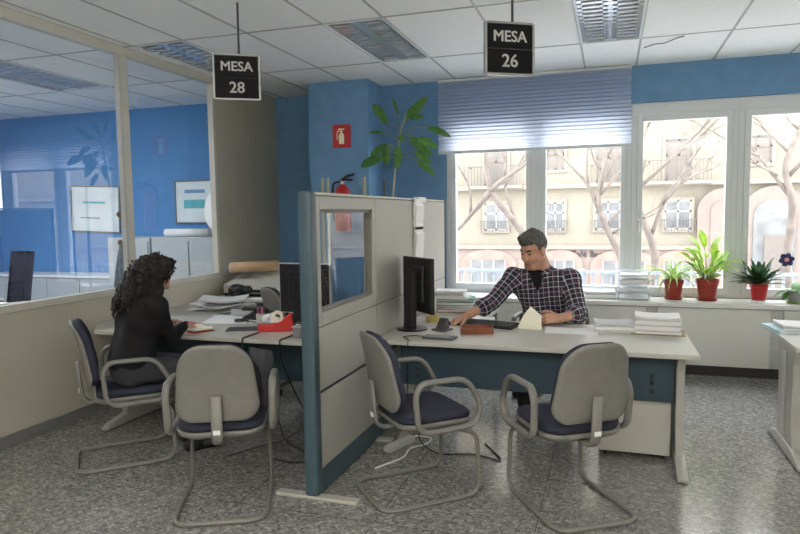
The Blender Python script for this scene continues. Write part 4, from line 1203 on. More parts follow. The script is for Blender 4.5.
# sweater
T_ = SDF(); full = body_sdf(JW, ww, True)
T_.p = [q for q in full.p]
lo_z = hipc[2]-.06
legs0 = len(T_.p)
def drop_legs(Sx, J, ks):
    out = []
    for q in Sx.p:
        if q[1] == 'c' and any(np.allclose(q[2], np.array(J[a])) and np.allclose(q[3], np.array(J[b])) for a, b in ks): continue
        out.append(q)
    Sx.p = out; return Sx
legk = [('hipL', 'knL'), ('hipR', 'knR'), ('knL', 'anL'), ('knR', 'anR')]
armk = [('shL', 'elL'), ('shR', 'elR'), ('elL', 'wrL'), ('elR', 'wrR')]
drop_legs(T_, JW, legk)
nkz = JW['neck']
v_, q_ = T_.mesh(.010, off=.012, clip=lambda X, Y, Z: np.maximum(np.maximum(Z-(nkz[2]+.03)+0*X+0*Y, (hipc[2]-.085)-Z), np.maximum(np.sqrt((X-JW['wrR'][0])**2+(Y-JW['wrR'][1])**2+(Z-JW['wrR'][2])**2)*-1+.035, np.sqrt((X-JW['wrL'][0])**2+(Y-JW['wrL'][1])**2+(Z-JW['wrL'][2])**2)*-1+.035)), warp=wrinkle(.004, 38))
obj('sweater', np_mesh('sweater', [(v_, q_, 0)]), 'black knit', woman)
P_ = SDF(); P_.cap(JW['hipL']+np.array((0, 0, .0)), JW['hipR'], .118*ww, k=.05)
for q in 'LR': P_.cap(JW['hip'+q], JW['kn'+q], .094*ww, .070*ww, .04); P_.cap(JW['kn'+q], JW['an'+q], .068*ww, .052*ww, .03)
v_, q_ = P_.mesh(.011, off=.006, warp=wrinkle(.003, 40))
obj('trousers', np_mesh('trousers', [(v_, q_, 0)]), 'charcoal trousers', woman)
for q in 'LR':
    S = SDF(); shoe(S, JW['an'+q], JW['toe'+q]); v_, q_ = S.mesh(.009, clip=lambda X, Y, Z: .002-Z+0*X+0*Y)
    obj('shoe', np_mesh('shoe', [(v_, q_, 0)]), 'shoe leather', woman)
# long curly hair: a full mass with curls growing over it
H = SDF()
LW = lambda p: WH+.98*(WR @ np.array(p, float))
H.ell(LW((0, -.032, .045)), (.096, .104, .100), WR, k=.03)
back = WH-wf_*.11
H.cap(back+wf_*.01+np.array((0, 0, .02)), JW['neck']-wf_*.105+np.array((0, 0, .01)), .085, .070, .05)
H.cap(JW['neck']-wf_*.105+np.array((0, 0, .01)), JW['neck']-wf_*.12+np.array((0, 0, -.06)), .066, .04, .05)
for sg in (-1, 1):
    H.cap(LW((sg*.074, -.03, .02)), WH+wr_*sg*.085-wf_*.05+np.array((0, 0, -.15)), .048, .05, .04)
    H.cap(LW((sg*.068, .000, .06)), WH+wr_*sg*.092-wf_*.03+np.array((0, 0, -.10)), .030, .030, .03)
H.cap(LW((-.04, .030, .115)), LW((.04, .030, .115)), .03, k=.03)
bump = lambda X, Y, Z: .007*np.sin(75*X+30*Z)*np.sin(70*Y-50*Z)+.006*np.sin(90*Z+40*X-30*Y)
v1, q1 = H.mesh(.008, warp=bump)
hair = obj('hair', np_mesh('hair', [(v1, q1, 0)]), 'dark curls', woman)
bm = NB(); rs = random.Random(3)
vn = v1[:, :]; cen = np.array(WH)-wf_*.05
for i in range(420):
    p0 = vn[rs.randrange(len(vn))]
    o_ = nv((p0-cen)*np.array((1, 1, .6)))
    if p0[2] < JW['neck'][2]-.04 or ((p0-WH) @ WR)[1] > .05: continue
    Ln = rs.uniform(.06, .115); n_ = 14; rad = rs.uniform(.006, .012); ph = rs.uniform(0, 6.28); tw = rs.uniform(1.5, 3)*6.28
    pts = []
    for j in range(n_):
        t_ = j/(n_-1)
        base = p0+o_*(.004+.02*t_-.012*t_*t_)+np.array((0, 0, -Ln*t_))-wf_*.010*t_
        pts.append(base+rad*(np.cos(ph+tw*t_)*nv(np.cross(o_, (0, 0, 1.01)))+np.sin(ph+tw*t_)*o_))
    tube(bm, [V(p) for p in pts], [.0058]*(n_-2)+[.004, .002], 5)
obj('curls', bm, 'dark curls', hair)
# open book on the desk
t = thing('open_book', 'open book with cream pages and a red cover under the woman\'s hands', 'book', (-2.955, 4.06, DZ), R(-28))
bm = NB()
for sg in (-1, 1):
    grid_surface(bm, lambda u, v: V((sg*(.004+.118*u), (v-.5)*.165, .016+.016*math.sin(min(1, u*1.15)*math.pi*.75)+.035*(1-u)*0)), 8, 4, .012)
obj('pages', bm, 'cream paper', t, 60)
obj('cover', B(-.128, .128, -.088, .088, .0, .005, .002), 'red plastic', t)
loose_sheet('red leaflet beside the woman\'s far hand', -3.12, 4.25, DZ, .16, .10, R(20), 'red plastic', .03)

# ------------------------------------------------------------------ man in plaid shirt at the computer
JM = dict(hipL=(-.36, 5.40, .605), hipR=(-.57, 5.38, .605), neck=(-.525, 5.20, 1.105), shL=(-.305, 5.21, 1.045), shR=(-.735, 5.14, 1.055))
MH = np.array((-.575, 5.10, 1.285)); JM['head'] = MH-np.array((0, -.03, .08))
JM['elR'] = (-.885, 4.99, .875); JM['wrR'] = (-1.045, 4.83, .79)
JM['elL'] = (-.225, 5.10, .795); JM['wrL'] = (-.345, 4.885, .79)
JM['knL'] = (-.33, 4.95, .54); JM['knR'] = (-.62, 4.95, .54); JM['anL'] = (-.33, 4.98, .09); JM['anR'] = (-.62, 4.98, .09); JM['toeL'] = (-.32, 4.84, .05); JM['toeR'] = (-.64, 4.84, .05)
JM = {k: np.array(v) for k, v in JM.items()}
MR = frame(nv((-.50, -.80, -.36)))
ms = 1.17
hs = head_sdf(MH, MR, ms); hv, hq = hs.mesh(.0048)
S = body_sdf(JM, 1.06); bv, bq = S.mesh(.011, off=-.02)
fa = SDF()
for q in 'LR': fa.cap(JM['el'+q], JM['wr'+q], .046, .031, .02)
fv, fq = fa.mesh(.007)
hR = hand_sdf(JM['wrR']+(JM['wrR']-JM['elR'])*.08, (-.55, -.55, -.22), (-.1, -.15, .97), (.7, -.6, .1), 1.08, (.28, .5, .35), .08)
hL = hand_sdf(JM['wrL']+(JM['wrL']-JM['elL'])*.06, (-.85, -.32, -.02), (.1, -.75, .62), (-.2, -.1, .9), 1.08, (.35, .5, .4), .05)
a1, b1 = hR.mesh(.0045); a2, b2 = hL.mesh(.0045)
me = np_mesh('person', [(hv, hq, face_mats(hv, hq, MH, MR, ms)), (bv, bq, 0), (fv, fq, 0), (a1, b1, 0), (a2, b2, 0)])
man = setp(obj('person', me, ['skin', 'eye dark', 'brow hair', 'lips']), 'person with short grey hair in a plaid shirt, seated and looking down', 'person')
# plaid shirt with rolled sleeves
full = drop_legs(body_sdf(JM, 1.06), JM, legk+[('elL', 'wrL'), ('elR', 'wrR')])
for q in 'LR':
    a = JM['el'+q]; b = JM['wr'+q]; full.cap(a, a+(b-a)*.34, .052, .050, .02)
    full.cap(a+(b-a)*.26, a+(b-a)*.36, .057, .058, .008)
nk = JM['neck']; ft = nv((-.25, -.97, 0))
def vneck(X, Y, Z):
    d = (X-nk[0]-.01)*ft[0]+(Y-nk[1])*ft[1]
    sidev = (X-nk[0])*(-ft[1])+(Y-nk[1])*ft[0]
    # open V down the front of the chest
    V_ = np.maximum(np.abs(sidev)-.050*np.clip((Z-(nk[2]-.155))/.13, 0, 1.4), .02-d)
    rad = np.sqrt((X-nk[0])**2+(Y-nk[1])**2+0*Z)
    E_ = np.maximum((nk[2]+.035-.45*np.maximum(d, 0))-Z, rad-.115)
    return np.maximum(-E_, -V_)
v_, q_ = full.mesh(.0085, off=.014, clip=vneck, warp=wrinkle(.005, 34))
sm = np_mesh('shirt', [(v_, q_, 0)])
# cloth coordinates: along / around each limb or the trunk
bones = [(('t',), np.array((-.49, 5.30, .60)), nk), (('aL',), JM['shL'], JM['elL']), (('fL',), JM['elL'], JM['wrL']), (('aR',), JM['shR'], JM['elR']), (('fR',), JM['elR'], JM['wrR'])]
rb = [.16, .065, .055, .065, .055]
best = None
for bi, (_, a, b) in enumerate(bones):
    ab = b-a; t_ = np.clip(((v_-a) @ ab)/(ab @ ab), 0, 1); d_ = np.linalg.norm(v_-a-t_[:, None]*ab, axis=1)-rb[bi]
    if bi == 0: best = d_; bid = np.zeros(len(v_), int)
    else:
        m_ = d_ < best; best = np.where(m_, d_, best); bid[m_] = bi
UV = np.zeros((len(bones), len(v_), 2))
for bi, (_, a, b) in enumerate(bones):
    ax = nv(b-a); x_ = nv(np.cross(ax, (0.3, -1, 0.1))) if bi else nv(np.cross(ax, (0, 1, 0))); y_ = np.cross(ax, x_)
    q = v_-a
    if bi == 0: UV[bi, :, 0] = q @ x_; UV[bi, :, 1] = q @ ax
    else:
        UV[bi, :, 0] = np.arctan2(q @ y_, q @ x_)*.060; UV[bi, :, 1] = q @ ax
uvl = sm.uv_layers.new(name='UVMap')
fb = bid[q_[:, 0]]
luv = np.zeros((len(q_), 4, 2))
for k in range(4): luv[:, k] = UV[fb, q_[:, k]]
w0 = luv[:, :, 0]; bad = (w0.max(1)-w0.min(1)) > .15
luv[bad, :, 0] = luv[bad, :1, 0]
uvl.data.foreach_set('uv', luv.reshape(-1).tolist())
shirt = obj('shirt', sm, 'plaid', man)
# collar wings
cb = NB()
for sg in (-1, 1):
    sv = V((-ft[1]*sg, ft[0]*sg, 0)); n0 = V(nk)
    top = [n0+sv*.072*math.cos(a)+V(ft)*.068*math.sin(a)+V((0, 0, .062-.020*max(0, math.sin(a)))) for a in np.linspace(-1.4, 1.05, 9)]
    low = [n0+sv*.105*math.cos(a)+V(ft)*.108*math.sin(a)+V((0, 0, .020-.052*max(0, math.sin(a))**1.5)) for a in np.linspace(-1.4, 1.2, 9)]
    va = [cb.verts.new(p) for p in top]; vb = [cb.verts.new(p) for p in low]
    for i in range(8): cb.faces.new((va[i], va[i+1], vb[i+1], vb[i]))
cm = obj('collar', cb, 'plaid', shirt, 180)
u2 = cm.data.uv_layers.new(name='UVMap')
for lp in cm.data.loops:
    c_ = cm.data.vertices[lp.vertex_index].co; u2.data[lp.index].uv = (c_.x*.8+c_.z, c_.z*1.2-c_.y*.3)
sol = cm.modifiers.new('thick', 'SOLIDIFY'); sol.thickness = .004
S = SDF(); 
for q in [q for q in body_sdf(JM, 1.06).p][:14]: S.p.append(q)
v_, q_ = drop_legs(S, JM, legk+armk).mesh(.010, off=.004, clip=lambda X, Y, Z: np.maximum(np.maximum(Z-(nk[2]+.02)+0*X+0*Y, (nk[2]-.22)-Z), np.sqrt((X-nk[0])**2+(Y-nk[1]+.04)**2+0*Z)-.10))
obj('undershirt', np_mesh('tee', [(v_, q_, 0)]), 'black knit', man)
P_ = SDF(); P_.cap(JM['hipL'], JM['hipR'], .128, k=.05)
for q in 'LR': P_.cap(JM['hip'+q], JM['kn'+q], .100, .074, .04); P_.cap(JM['kn'+q], JM['an'+q], .072, .056, .03)
v_, q_ = P_.mesh(.012, off=.006)
obj('trousers', np_mesh('trousers', [(v_, q_, 0)]), 'charcoal trousers', man)
for q in 'LR':
    S = SDF(); shoe(S, JM['an'+q], JM['toe'+q]); v_, q_ = S.mesh(.010, clip=lambda X, Y, Z: .002-Z+0*X+0*Y)
    obj('shoe', np_mesh('shoe', [(v_, q_, 0)]), 'shoe leather', man)
H = SDF(); LM = lambda p: MH+ms*(MR @ np.array(p, float))
H.ell(LM((0, -.014, .040)), np.array((.082, .101, .094))*ms, MR, k=.02)
H.cap(LM((-.035, .045, .105)), LM((.035, .05, .102)), .026*ms, k=.03); H.cap(LM((0, -.03, .12)), LM((0, .03, .122)), .022*ms, k=.03)
def hairclip(X, Y, Z):
    d = [X-MH[0], Y-MH[1], Z-MH[2]]
    lx, ly, lz = [(MR[0, i]*d[0]+MR[1, i]*d[1]+MR[2, i]*d[2])/ms for i in range(3)]
    top = np.maximum(.062-lz, ly-.095)
    side = np.maximum(ly-(.022+.25*(lz-.0)), -.004-lz)
    bk = np.maximum(ly+.018, -.062-lz)
    return np.minimum(np.minimum(top, side), bk)*ms
v_, q_ = H.mesh(.0055, clip=hairclip, warp=lambda X, Y, Z: .0035*np.sin(140*X+60*Z)*np.sin(120*Y-90*Z)+.002*np.sin(260*X-200*Y))
obj('hair', np_mesh('hair', [(v_, q_, 0)]), 'grey hair', man)

# ================================================================== PLANTS
def pot(t, r, h, m, saucer=True, z0=0):
    p = obj('pot', LT([(0, .012), (r*.70, .012), (r*.93, h*.80), (r*.95, h*.80), (r, h*.81), (r, h), (r*.90, h), (r*.88, h*.86), (0, h*.86)], seg=28), m, t, 40)
    if saucer: obj('saucer', LT([(0, 0), (r*.80, 0), (r*.92, .022), (r*.88, .022), (r*.78, .006), (0, .006)], seg=28), m, t, 40)
    obj('soil', LT([(0, h*.885), (r*.86, h*.87), (r*.86, h*.862), (0, h*.862)], seg=20), 'soil', t)
SZ = .70
rp_ = random.Random(11)
t = thing('spider_plant', 'spider plant with thin arching striped leaves in a red pot on the sill', 'potted plant', (.595, 6.86, SZ), 0, 'potted plants on the window sill')
pot(t, .095, .195, 'pot red')
bm = NB()
for i in range(62):
    a = rp_.uniform(0, 6.28); e = rp_.uniform(.75, 1.5)
    leaf(bm, (.02*math.cos(a), .02*math.sin(a), .17), (math.cos(a)*math.cos(e), math.sin(a)*math.cos(e), math.sin(e)), rp_.uniform(.28, .52), rp_.uniform(.014, .022), rp_.uniform(1.2, 2.4), n=9, shape='strap', fold=.3)
obj('leaves', bm, 'leaf variegated', t)
t = thing('leafy_pot_plant', 'tall bright green broad leaved plant in a red pot, between two smaller plants', 'potted plant', (.895, 6.83, SZ), 0, 'potted plants on the window sill')
pot(t, .105, .21, 'pot red')
bm = NB(); sb = NB()
for i in range(44):
    a = rp_.uniform(0, 6.28); e = rp_.uniform(.75, 1.45); Ls = rp_.uniform(.05, .26)
    d = V((math.cos(a)*math.cos(e), math.sin(a)*math.cos(e), math.sin(e))); b0 = V((.03*math.cos(a), .03*math.sin(a), .18)); tip = b0+d*Ls
    tube(sb, [b0, b0+d*Ls*.5, tip], .003, 5)
    leaf(bm, tip, d, rp_.uniform(.13, .24), rp_.uniform(.04, .075), rp_.uniform(.5, 1.7), n=8, shape='lance', fold=.2, twist=rp_.uniform(-.5, .5))
for a, e, Ls in ((1.9, 1.35, .34), (2.6, 1.3, .30), (.6, 1.4, .27)):
    d = V((math.cos(a)*math.cos(e), math.sin(a)*math.cos(e), math.sin(e))); b0 = V((0, 0, .18)); tube(sb, [b0, b0+d*Ls], .0035, 5)
    leaf(bm, b0+d*Ls, d, .22, .085, .7, n=8, shape='lance', fold=.2)
obj('leaves', bm, 'leaf light', t); obj('stems', sb, 'leaf stem', t)
t = thing('dark_leaved_plant', 'dark green stiff leaved plant in a red pot next to the blue paper flower', 'potted plant', (1.345, 6.84, SZ), 0, 'potted plants on the window sill')
pot(t, .082, .175, 'red paint', False)
obj('pot_foot', LT([(0, 0), (.062, 0), (.066, .014), (0, .014)], seg=24), 'clear plastic', t)
bm = NB()
for i in range(52):
    a = rp_.uniform(0, 6.28); e = rp_.uniform(.25, 1.45)
    leaf(bm, (.02*math.cos(a), .02*math.sin(a), .15+.02*math.sin(e)), (math.cos(a)*math.cos(e), math.sin(a)*math.cos(e), math.sin(e)), rp_.uniform(.20, .30), rp_.uniform(.042, .06), rp_.uniform(.1, .7), n=6, shape='lance', fold=.35)
obj('leaves', bm, 'leaf dark', t)
t = thing('blue_flower_ornament', 'dark blue six petalled ornamental flower with pink centre stuck in the dark leaved plant', 'flower', (1.50, 6.80, SZ+.15))
obj('stalk', TB([(-.10, .02, 0), (-.02, 0, .14), (.055, -.01, .24)], .003, 6), 'leaf dark', t)
TF = Matrix.Translation((.055, -.015, .255)) @ Matrix.Rotation(R(80), 4, 'X')
for k in range(6):
    a = k*math.pi/3+.2
    bm = NB(); lathe(bm, [(0, -.006), (.022, -.005), (.025, 0), (.022, .005), (0, .006)], seg=14, T=TF @ Matrix.Translation((.042*math.cos(a), .042*math.sin(a), 0)))
    obj('petal', bm, 'flower blue', t)
bm = NB(); lathe(bm, [(0, -.01), (.018, -.008), (.02, 0), (.018, .008), (0, .01)], seg=14, T=TF); obj('centre', bm, 'flower pink', t)
t = thing('small_round_leaf_plant', 'small plant with round drooping leaves in a dark pot on a yellow saucer', 'potted plant', (1.63, 6.78, SZ), 0, 'potted plants on the window sill')
obj('pot', LT([(0, .015), (.05, .015), (.062, .06), (.06, .115), (.052, .12), (.05, .10), (0, .10)], seg=24), 'grey plastic', t, 40)
obj('saucer', LT([(0, 0), (.06, 0), (.075, .016), (.07, .018), (.055, .008), (0, .008)], seg=24), 'leaf light', t)
bm = NB()
for a, e, Ls, w, dr in ((3.3, .5, .24, .05, 1.6), (3.6, .15, .15, .10, 1.2), (2.6, .7, .18, .09, 1.6), (.4, .8, .2, .09, 1.5), (1.2, 1.0, .2, .08, 1.0), (5.2, .6, .14, .08, 1.6), (4.4, .9, .15, .07, 1.3)):
    leaf(bm, (0, 0, .10), (math.cos(a)*math.cos(e), math.sin(a)*math.cos(e), math.sin(e)), Ls, w, dr, n=8, shape='lance', fold=.15)
obj('leaves', bm, 'leaf green', t)

# tall slender plant behind the divider
t = thing('tall_pot_plant', 'tall slender plant with drooping green leaves rising behind the divider', 'potted plant', (-2.18, 6.42, 0))
obj('pot', LT([(0, 0), (.13, 0), (.17, .30), (.155, .30), (.15, .26), (0, .26)], seg=28), 'pot red', t, 40)
obj('soil', LT([(0, .262), (.15, .262), (.15, .25), (0, .25)], seg=20), 'soil', t)
U = lambda x, y, dy=0: V(((x-255)*.00216, dy, 1.767+(510-y)*.0021))
obj('stem', TB([(0.03, 0, .25), (-.01, .01, 1.0), U(255, 510), U(275, 340), U(290, 240), U(300, 190), U(318, 140), U(330, 110)], [.016, .014, .011, .010, .008, .007, .005, .004], 8), 'stem pale', t)
bm = NB(); sb = NB(); r3 = random.Random(5)
L_ = [((300, 195), (232, 150), (160, 62), .09), ((290, 240), (215, 195), (128, 190), .03), ((278, 285), (225, 255), (135, 305), .07), ((275, 330), (185, 318), (78, 352), .085), ((262, 275), (222, 262), (214, 352), .075),
      ((312, 160), (335, 130), (412, 32), .075), ((318, 150), (345, 135), (412, 84), .06), ((318, 160), (345, 132), (412, 130), .06), ((300, 200), (425, 178), (522, 222), .06), ((300, 250), (360, 250), (444, 310), .075),
      ((280, 322), (372, 340), (446, 405), .06), ((300, 215), (395, 240), (492, 286), .075), ((284, 270), (296, 290), (280, 372), .07), ((300, 205), (312, 212), (318, 248), .06), ((300, 190), (290, 110), (262, 38), .03),
      ((285, 310), (370, 295), (442, 352), .07), ((290, 260), (300, 272), (310, 310), .08), ((283, 300), (240, 320), (190, 322), .03), ((294, 225), (355, 232), (405, 282), .075)]
for a, b, c, w in L_:
    dy = r3.uniform(-.16, .16)
    A, Bm, Cc = U(*a), U(b[0], b[1], dy*.6), U(c[0], c[1], dy)
    mid = A*.25+Bm*.75+V((0, 0, .02))
    tube(sb, fillet([A, A*.4+Bm*.6+V((0, 0, .03)), Bm], .08, 5), .0045, 6)
    Cc = Bm+(Cc-Bm)*1.12; w *= 1.2
    d = Cc-Bm; Ln = d.length
    sd = d.normalized().cross(V((0, 1, .4))); sd = sd.normalized() if sd.length > .1 else V((1, 0, 0))
    rows = []
    for i in range(9):
        q = i/8; ww_ = w*math.sin(math.pi*min(1, q*.93+.07))**.7 if q < 1 else 0
        p = Bm.lerp(Cc, q)+V((0, 0, .05*Ln*4*q*(1-q)))
        rows.append((bm.verts.new(p+sd*ww_*.5+V((0, -.18*ww_, .0))), bm.verts.new(p), bm.verts.new(p-sd*ww_*.5+V((0, -.18*ww_, 0)))))
    for p, q in zip(rows, rows[1:]):
        for k in range(2): bm.faces.new((p[k], p[k+1], q[k+1], q[k])).smooth = True
obj('leaves', bm, 'leaf green', t); obj('leaf_stalks', sb, 'leaf stem', t)
# ================================================================== OFFICE BEHIND THE GLASS
t = thing('filing_cabinet', 'tall grey filing cabinet inside the glazed office, holding rolls', 'cabinet', (-5.55, 6.90, 0))
obj('body', B(-.52, .12, -.30, .30, 0, 1.33, .005), 'low cabinet grey', t); obj('door', B(-.50, -.20, -.315, -.302, .05, 1.28, .003), 'low cabinet grey', t); obj('door', B(-.19, .10, -.315, -.302, .05, 1.28, .003), 'low cabinet grey', t)
t = thing('filing_cabinet', 'grey filing cabinet nearest the cream wall inside the glazed office', 'cabinet', (-4.85, 6.90, 0))
obj('body', B(-.55, .55, -.30, .30, 0, 1.335, .005), 'low cabinet grey', t); obj('door', B(-.53, -.01, -.315, -.302, .05, 1.29, .003), 'low cabinet grey', t); obj('door', B(.01, .53, -.315, -.302, .05, 1.29, .003), 'low cabinet grey', t)
for k, (x, y, r_) in enumerate(((-5.25, 6.69, .05), (-5.2, 6.80, .048))):
    t = thing('paper_roll', ['rolled paper at the left on the office filing cabinet', 'rolled paper in the middle of the office filing cabinet', 'rolled paper at the back of the office filing cabinet'][k], 'paper roll', (x, y, 1.336), 0, 'paper rolls on the filing cabinet')
    bm = NB(); tube(bm, [(0, 0, r_), (.60, .05, r_)], r_, 18); obj('roll', bm, 'paper', t)
    bm = NB(); tube(bm, [(-.006, 0, r_), (.004, 0, r_)], r_*.5, 14); obj('core', bm, 'cardboard', t)
def picture(name, label, x0, x1, z0, z1, tilt, art):
    t = thing(name, label, 'picture', ((x0+x1)/2, 7.232, (z0+z1)/2))
    W, H = x1-x0, z1-z0
    f = NB()
    for q in ((-W/2, -W/2+.02, -H/2, H/2), (W/2-.02, W/2, -H/2, H/2), (-W/2+.02, W/2-.02, -H/2, -H/2+.02), (-W/2+.02, W/2-.02, H/2-.02, H/2)): box(f, q[0], q[1], -.022, .004, q[2], q[3], .003)
    obj('frame', f, 'grey trim', t); obj('sheet', B(-W/2+.02, W/2-.02, -.012, .002, -H/2+.02, H/2-.02), 'picture art', t)
    for k, (a, b, c, d, mm) in enumerate(art): obj('print', B(a*W, b*W, -.0135, -.0122, c*H, d*H), mm, t)
    t.rotation_euler = (0, tilt, 0)
picture('framed_picture', 'large pale framed chart hung on the office blue wall', -7.25, -6.40, 1.38, 2.03, R(2), [(-.25, .2, .12, .16, 'art teal'), (-.3, .1, -.2, -.18, 'facade shutter')])
picture('framed_picture', 'framed print with blue and teal bands above the office filing cabinet', -5.50, -4.88, 1.49, 2.06, 0, [(-.25, .25, .2, .28, 'art blue'), (-.28, .25, -.15, .05, 'art teal')])
t = thing('round_board', 'white round board leaning above the filing cabinet in the glazed office', 'board', (-4.62, 6.98, 1.336))
bm = NB(); lathe(bm, [(0, -.01), (.34, -.01), (.345, 0), (.34, .01), (0, .01)], seg=40, T=Matrix.Translation((0, .12, .345)) @ Matrix.Rotation(R(78), 4, 'X')); obj('disc', bm, 'sill white', t, 40)
t = thing('low_sideboard', 'long low white sideboard along the office blue wall', 'sideboard', (-7.2, 6.98, 0))
obj('top', B(-1.2, 1.08, -.24, .24, .79, .82, .004), 'sill white', t); obj('body', B(-1.18, 1.06, -.22, .24, .05, .79), 'low cabinet grey', t)
for k in range(4): obj('door', B(-1.17+k*.56, -.63+k*.56, -.235, -.221, .07, .77, .003), 'low cabinet grey', t)
obj('plinth', B(-1.15, 1.03, -.18, .22, 0, .05), 'dark plinth', t)
# desk and executive chair
t = thing('glazed_office_desk', 'white desk at the left edge inside the glazed office', 'desk', (-6.03, 4.52, 0))
obj('desktop', B(-1.0, .18, -.45, .45, .70, .73, .005), 'sill white', t)
for sx in (-.95, .10): obj('leg', B(sx, sx+.05, -.40, .40, 0, .70, .006), 'desk metal', t)
sheet_pile('paper_stack', 'papers with a blue sheet on the desk inside the glazed office', 'paper stack', -6.03, 4.5, DZ, .3, .22, .03, R(20), ['paper', 'pale blue folder', 'paper'], None, .01, 3, .01)
t = thing('executive_chair', 'dark high backed chair at the left edge inside the glazed office', 'chair', (-6.32, 5.25, 0), R(165))
bm = NB(); grid_surface(bm, lambda u, v: V(((u-.5)*.52, -.24-.10*v+.07*(2*u-1)**2, .50+.72*v)), 12, 12, 0)
bmesh.ops.solidify(bm, geom=bm.faces[:], thickness=.07); obj('backrest', bm, 'navy fabric', t, 60)
obj('seat', B(-.26, .26, -.24, .26, .42, .52, .04, 3), 'navy fabric', t)
for s in (-1, 1): obj('armrest', TB(fillet([(s*.29, -.2, .48), (s*.31, -.2, .68), (s*.31, .18, .68), (s*.29, .2, .46)], .09), .02, 10), 'light grey plastic', t)
obj('stem', TB([(0, 0, .10), (0, 0, .42)], .03, 12), 'black plastic', t)
b = NB()
for k in range(5):
    a = 2*math.pi*k/5; tube(b, [(0, 0, .11), (.30*math.cos(a), .30*math.sin(a), .05)], [.03, .018], 8)
    lathe(b, [(0, -.02), (.03, -.02), (.03, .02), (0, .02)], (0, 0, 0), 12, T=Matrix.Translation((.30*math.cos(a), .30*math.sin(a), .03)) @ Matrix.Rotation(R(90), 4, 'X'))
obj('star_base', b, 'black plastic', t)
# coat hooks on the glazing post
for k, z in enumerate((1.61, 1.36)):
    t = thing('coat_hook', ['upper round knobbed coat hook behind the glazing post', 'lower round knobbed coat hook behind the glazing post'][k], 'coat hook', (XL-.06, 4.61, z), 0, 'coat hooks on the glazing post')
    obj('rod', TB([(0, 0, 0), (-.10, .04, 0)], .005, 8), 'dark grey plastic', t)
    bm = NB(); lathe(bm, [(0, -.012), (.02, -.012), (.027, 0), (.02, .012), (0, .012)], seg=16, T=Matrix.Translation((-.11, .044, 0)) @ Matrix.Rotation(R(90), 4, 'Y')); obj('knob', bm, 'wood tray', t)
bm = NB()
lathe(bm, [(0, 0), (.012, 0), (.03, -.08), (.055, -.25), (.075, -.45), (.07, -.5), (0, -.5)], seg=24)
for v in bm.verts:
    a = math.atan2(v.co.y, v.co.x); rr = 1+.25*math.sin(5*a)*min(1, -v.co.z*3); v.co.x *= rr; v.co.y *= rr
solo('hanging_coat', bm, 'grey cloth', 'blue-grey coat hanging from the lower coat hook behind the glass', 'coat', None, 180, (XL-.165, 4.66, 1.35))
t = thing('notice_card', 'small white card standing in the glazing corner of the office', 'card', (XL-.075, 5.66, GZ0-.005), R(0))
t.location = (-4.4, 6.75, 1.336); obj('card', B(-.09, .09, -.002, .002, 0, .12), 'paper', t); obj('stand', B(-.06, .06, -.0, .05, 0, .004), 'paper', t)

# ================================================================== OUTSIDE
GZ = -4.0
struct('street_ground', B(-60, 60, 7.6, 60, GZ-.2, GZ), 'street')
struct('office_block_wall', B(-20, 20, 7.45, 7.6, GZ, -.13), 'facade stone')
YF = 33.0
t = thing('apartment_building', 'cream apartment building with balconies and arched ground floor across the street', 'building', (0, 0, 0))
obj('wall', B(-30, 30, YF, YF+1, -.2, 15), 'facade cream', t)
obj('ground_floor_wall', B(-30, 30, YF-.12, YF+1, GZ, -.2), 'facade stone', t)
bm = NB(); box(bm, -30, 30, YF-.35, YF, 2.72, 2.92); box(bm, -30, 30, YF-.25, YF, -.28, -.1); box(bm, -30, 30, YF-.2, YF, 6.9, 7.1); obj('cornice', bm, 'facade trim', t)
def fwin(x0, x1, z0, z1, shut=False, yf=YF):
    f = NB(); w = .13
    for q in ((x0-w, x0, z0-w, z1+w), (x1, x1+w, z0-w, z1+w), (x0, x1, z0-w, z0), (x0, x1, z1, z1+w)): box(f, q[0], q[1], yf-.10, yf+.02, q[2], q[3])
    fr = obj('window_surround', f, 'facade trim', t)
    obj('pane', B(x0, x1, yf-.02, yf-.01, z0, z1), 'facade shutter' if shut else 'facade window', fr)
    b = NB(); xm = (x0+x1)/2
    for xx in (x0+.03, xm, x1-.03): box(b, xx-.045, xx+.045, yf-.06, yf-.02, z0, z1)
    for zz in (z0+.04, z0+(z1-z0)*.62, z1-.04): box(b, x0, x1, yf-.06, yf-.02, zz-.045, zz+.045)
    obj('casement', b, 'facade shutter' if shut else 'facade white', fr)
def balcony(x0, x1, z0, z1, dep=.8):
    b = obj('balcony_slab', B(x0-.1, x1+.1, YF-dep, YF, z0-.14, z0), 'facade trim', t)
    r_ = NB(); yb = YF-dep+.05
    box(r_, x0, x1, yb-.025, yb+.025, z1-.05, z1)
    n_ = int((x1-x0)/.16)
    for i in range(n_+1):
        x = x0+(x1-x0)*i/n_; box(r_, x-.014, x+.014, yb-.012, yb+.012, z0, z1)
    for x in (x0, x1): box(r_, x-.025, x+.025, yb, YF, z1-.05, z1)
    obj('railing', r_, 'iron', b)
def sillrail(x0, x1, z0):
    r_ = NB(); box(r_, x0-.2, x1+.2, YF-.35, YF-.3, z0+.45, z0+.5)
    n_ = 10
    for i in range(n_+1):
        x = x0-.15+(x1-x0+.3)*i/n_; box(r_, x-.014, x+.014, YF-.34, YF-.31, z0-.1, z0+.5)
    obj('window_railing', r_, 'iron', t)
cols_x = [-14.5, -10.2, -5.6, -2.65, -.15, 2.98, 6.25, 10.4, 14.6]
for i, x in enumerate(cols_x):
    w = .58
    if i in (3,): w = .42
    if i not in (6,):
        fwin(x-w, x+w, .66, 2.05); sillrail(x-w, x+w, .66)
    fwin(x-w, x+w, 2.95 if i not in (3, 6) else 3.64, 4.88, shut=True)
    if i in (0, 2, 5, 7): balcony(x-1.3, x+1.3, 2.92, 3.9)
    elif i in (4,): balcony(x-.8, x+.8, 2.92, 3.8, .5)
    fwin(x-w, x+w, 7.15, 9.0, shut=i % 2 == 0)
